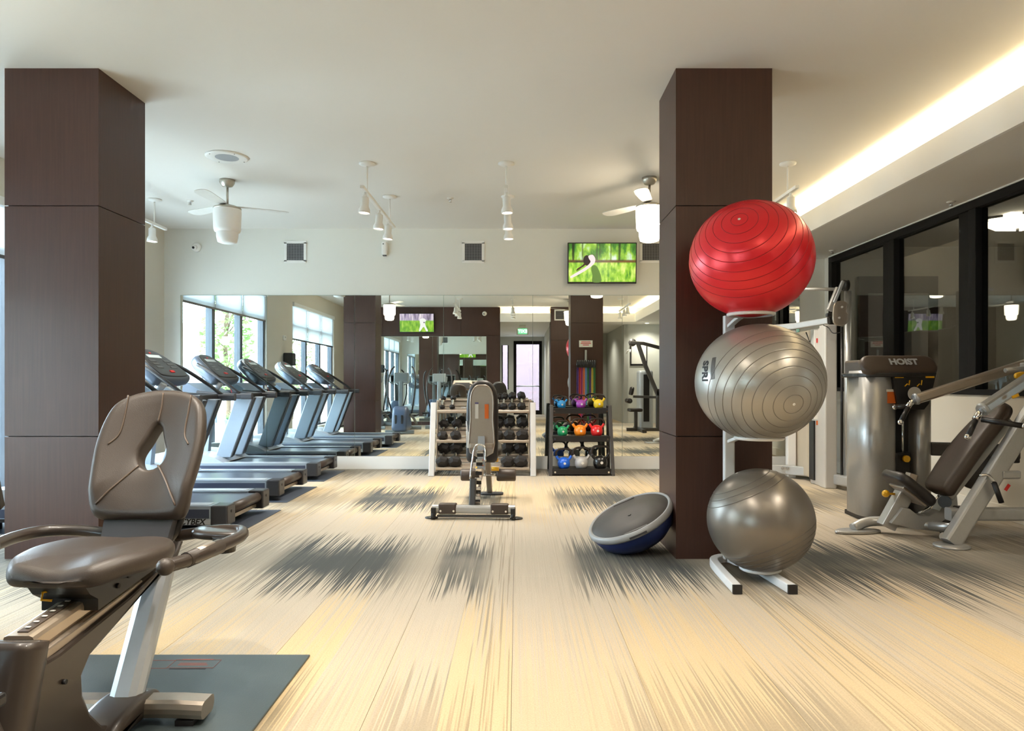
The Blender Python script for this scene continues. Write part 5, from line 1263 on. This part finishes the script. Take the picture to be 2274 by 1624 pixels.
# ------------------------------------------------------------------ machines behind the viewer (seen in the mirror)
ebody = mat('elliptical_slate', (70, 84, 108), .35, var=.05); egrey = mat('elliptical_grey', (120, 128, 130), .35, .3)
def elliptical(label, x, y):
    e = thing('elliptical_trainer', label, 'elliptical', (x, y, 0), group='elliptical trainers by the rear wall')
    link('drive_housing', MB().pad(smooth2([(.80, .06), (.84, .30), (.74, .55), (.55, .62), (.25, .45), (.05, .25), (.10, .06)], 4), (0, 0, 0), (0, 1, 0), (0, 0, 1), .34, .08), ebody, e)
    link('front_slot', MB().box((-.07, .845, .30), (.05, .02, .26), b=.01), black, e); link('front_slot', MB().box((.07, .845, .30), (.05, .02, .26), b=.01), black, e)
    link('front_stabilizer', MB().bar([(-.32, .72, .05), (.32, .72, .05)], .10, .08), egrey, e)
    link('rear_stabilizer', MB().bar([(-.28, -.75, .05), (.28, -.75, .05)], .10, .08), egrey, e)
    link('spine', MB().bar([(0, -.75, .07), (0, .4, .09)], .10, .08), egrey, e)
    link('mast', MB().bar([(0, .60, .55), (0, .52, 1.18)], .09, .08, up=(0, 1, 0)), egrey, e)
    c = link('console', MB().box((0, .50, 1.26), (.34, .07, .24), R=Matrix.Rotation(.25, 3, 'X'), b=.03, seg=3), egrey, e)
    link('display', MB().box((0, .46, 1.27), (.26, .01, .16), R=Matrix.Rotation(.25, 3, 'X')), black, c)
    for s in (-1, 1):
        link('moving_arm', MB().tube([(s*.22, .40, .45), (s*.29, .55, .80), (s*.31, .45, 1.15), (s*.27, .30, 1.42), (s*.20, .24, 1.52)], .02, n=8, cr=4), black, e)
        link('fixed_handle', MB().tube([(s*.06, .50, 1.10), (s*.16, .38, 1.16), (s*.17, .30, 1.30)], .014, n=8, cr=3), egrey, e)
        pa = link('pedal_arm', MB().bar([(s*.18, .42, .42), (s*.18, -.10, .25+s*.08), (s*.18, -.62, .16)], .05, .05), egrey, e)
        link('pedal', MB().box((s*.18, -.15, .30+s*.08), (.16, .36, .05), b=.015), black, pa)
elliptical('slate-blue elliptical trainer nearest the recumbent bike', -2.62, 2.25)
elliptical('elliptical trainer in the rear corner by the entrance-side window', -3.55, .75)
elliptical('elliptical trainer against the rear walnut mirror', -1.95, .53)
lm = thing('lat_machine', 'tall grey pulldown machine beside the viewer', 'weight machine', (3.1, 2.0, 0)); 
link('base', MB().bar([(-.2, -.55, .04), (-.2, .7, .04)], .10, .08).bar([(-.5, 0, .04), (.35, 0, .04)], .10, .08), gun, lm)
link('tower', MB().span((-.12, -.85, 0), (.22, -.42, 1.45), b=.05), silver2, lm)
link('tower_face', MB().span((-.02, -.42, .2), (.12, -.41, 1.35)), black, lm)
link('rear_upright', MB().bar([(.25, 0, .04), (.25, 0, 1.0)], .10, .10, up=(0, 1, 0)), gun, lm)
link('main_arm', MB().bar([(.25, .0, .85), (-.05, .0, 1.55), (-.22, .0, 2.06)], .09, .10, up=(0, 1, 0)), gun, lm)
link('top_arm', MB().bar([(-.42, .0, 2.10), (-.1, 0, 2.08), (.5, .0, 1.92)], .08, .09, up=(0, 1, 0)), gun, lm)
link('pulley_head', MB().lathe([(.01, -.03), (.09, -.03), (.09, .03), (.01, .03)], (-.36, 0, 2.10), ax=(0, 1, 0), n=24), gun, lm)
link('pull_bar', MB().tube([(-.46, -.28, 1.86), (-.44, -.2, 1.92), (-.44, .2, 1.92), (-.46, .28, 1.86)], .014, n=8), whitem, lm)
link('pull_cable', MB().cyl((-.44, 0, 1.92), (-.44, 0, 2.08), .005, n=6), inkm, lm)
link('seat', MB().pad(rpoly(.34, .34, .08), (-.30, .0, .50), (1, 0, 0), (0, 1, 0), .08, .03), blackpad, lm)
link('seat_post', MB().bar([(-.28, 0, .06), (-.28, 0, .46)], .08, .08, up=(0, 1, 0)), gun, lm)
link('thigh_pad', MB().cyl((-.45, -.2, .72), (-.45, .2, .72), .06, n=18), blackpad, lm)
link('chest_pad', MB().pad(rpoly(.30, .20, .06), (-.38, .0, .95), (0, 1, 0), (.2, 0, 1), .07, .025), blackpad, lm)
link('support_arm', MB().bar([(.25, 0, .80), (-.34, 0, .82)], .06, .07, up=(0, 1, 0)), gun, lm)
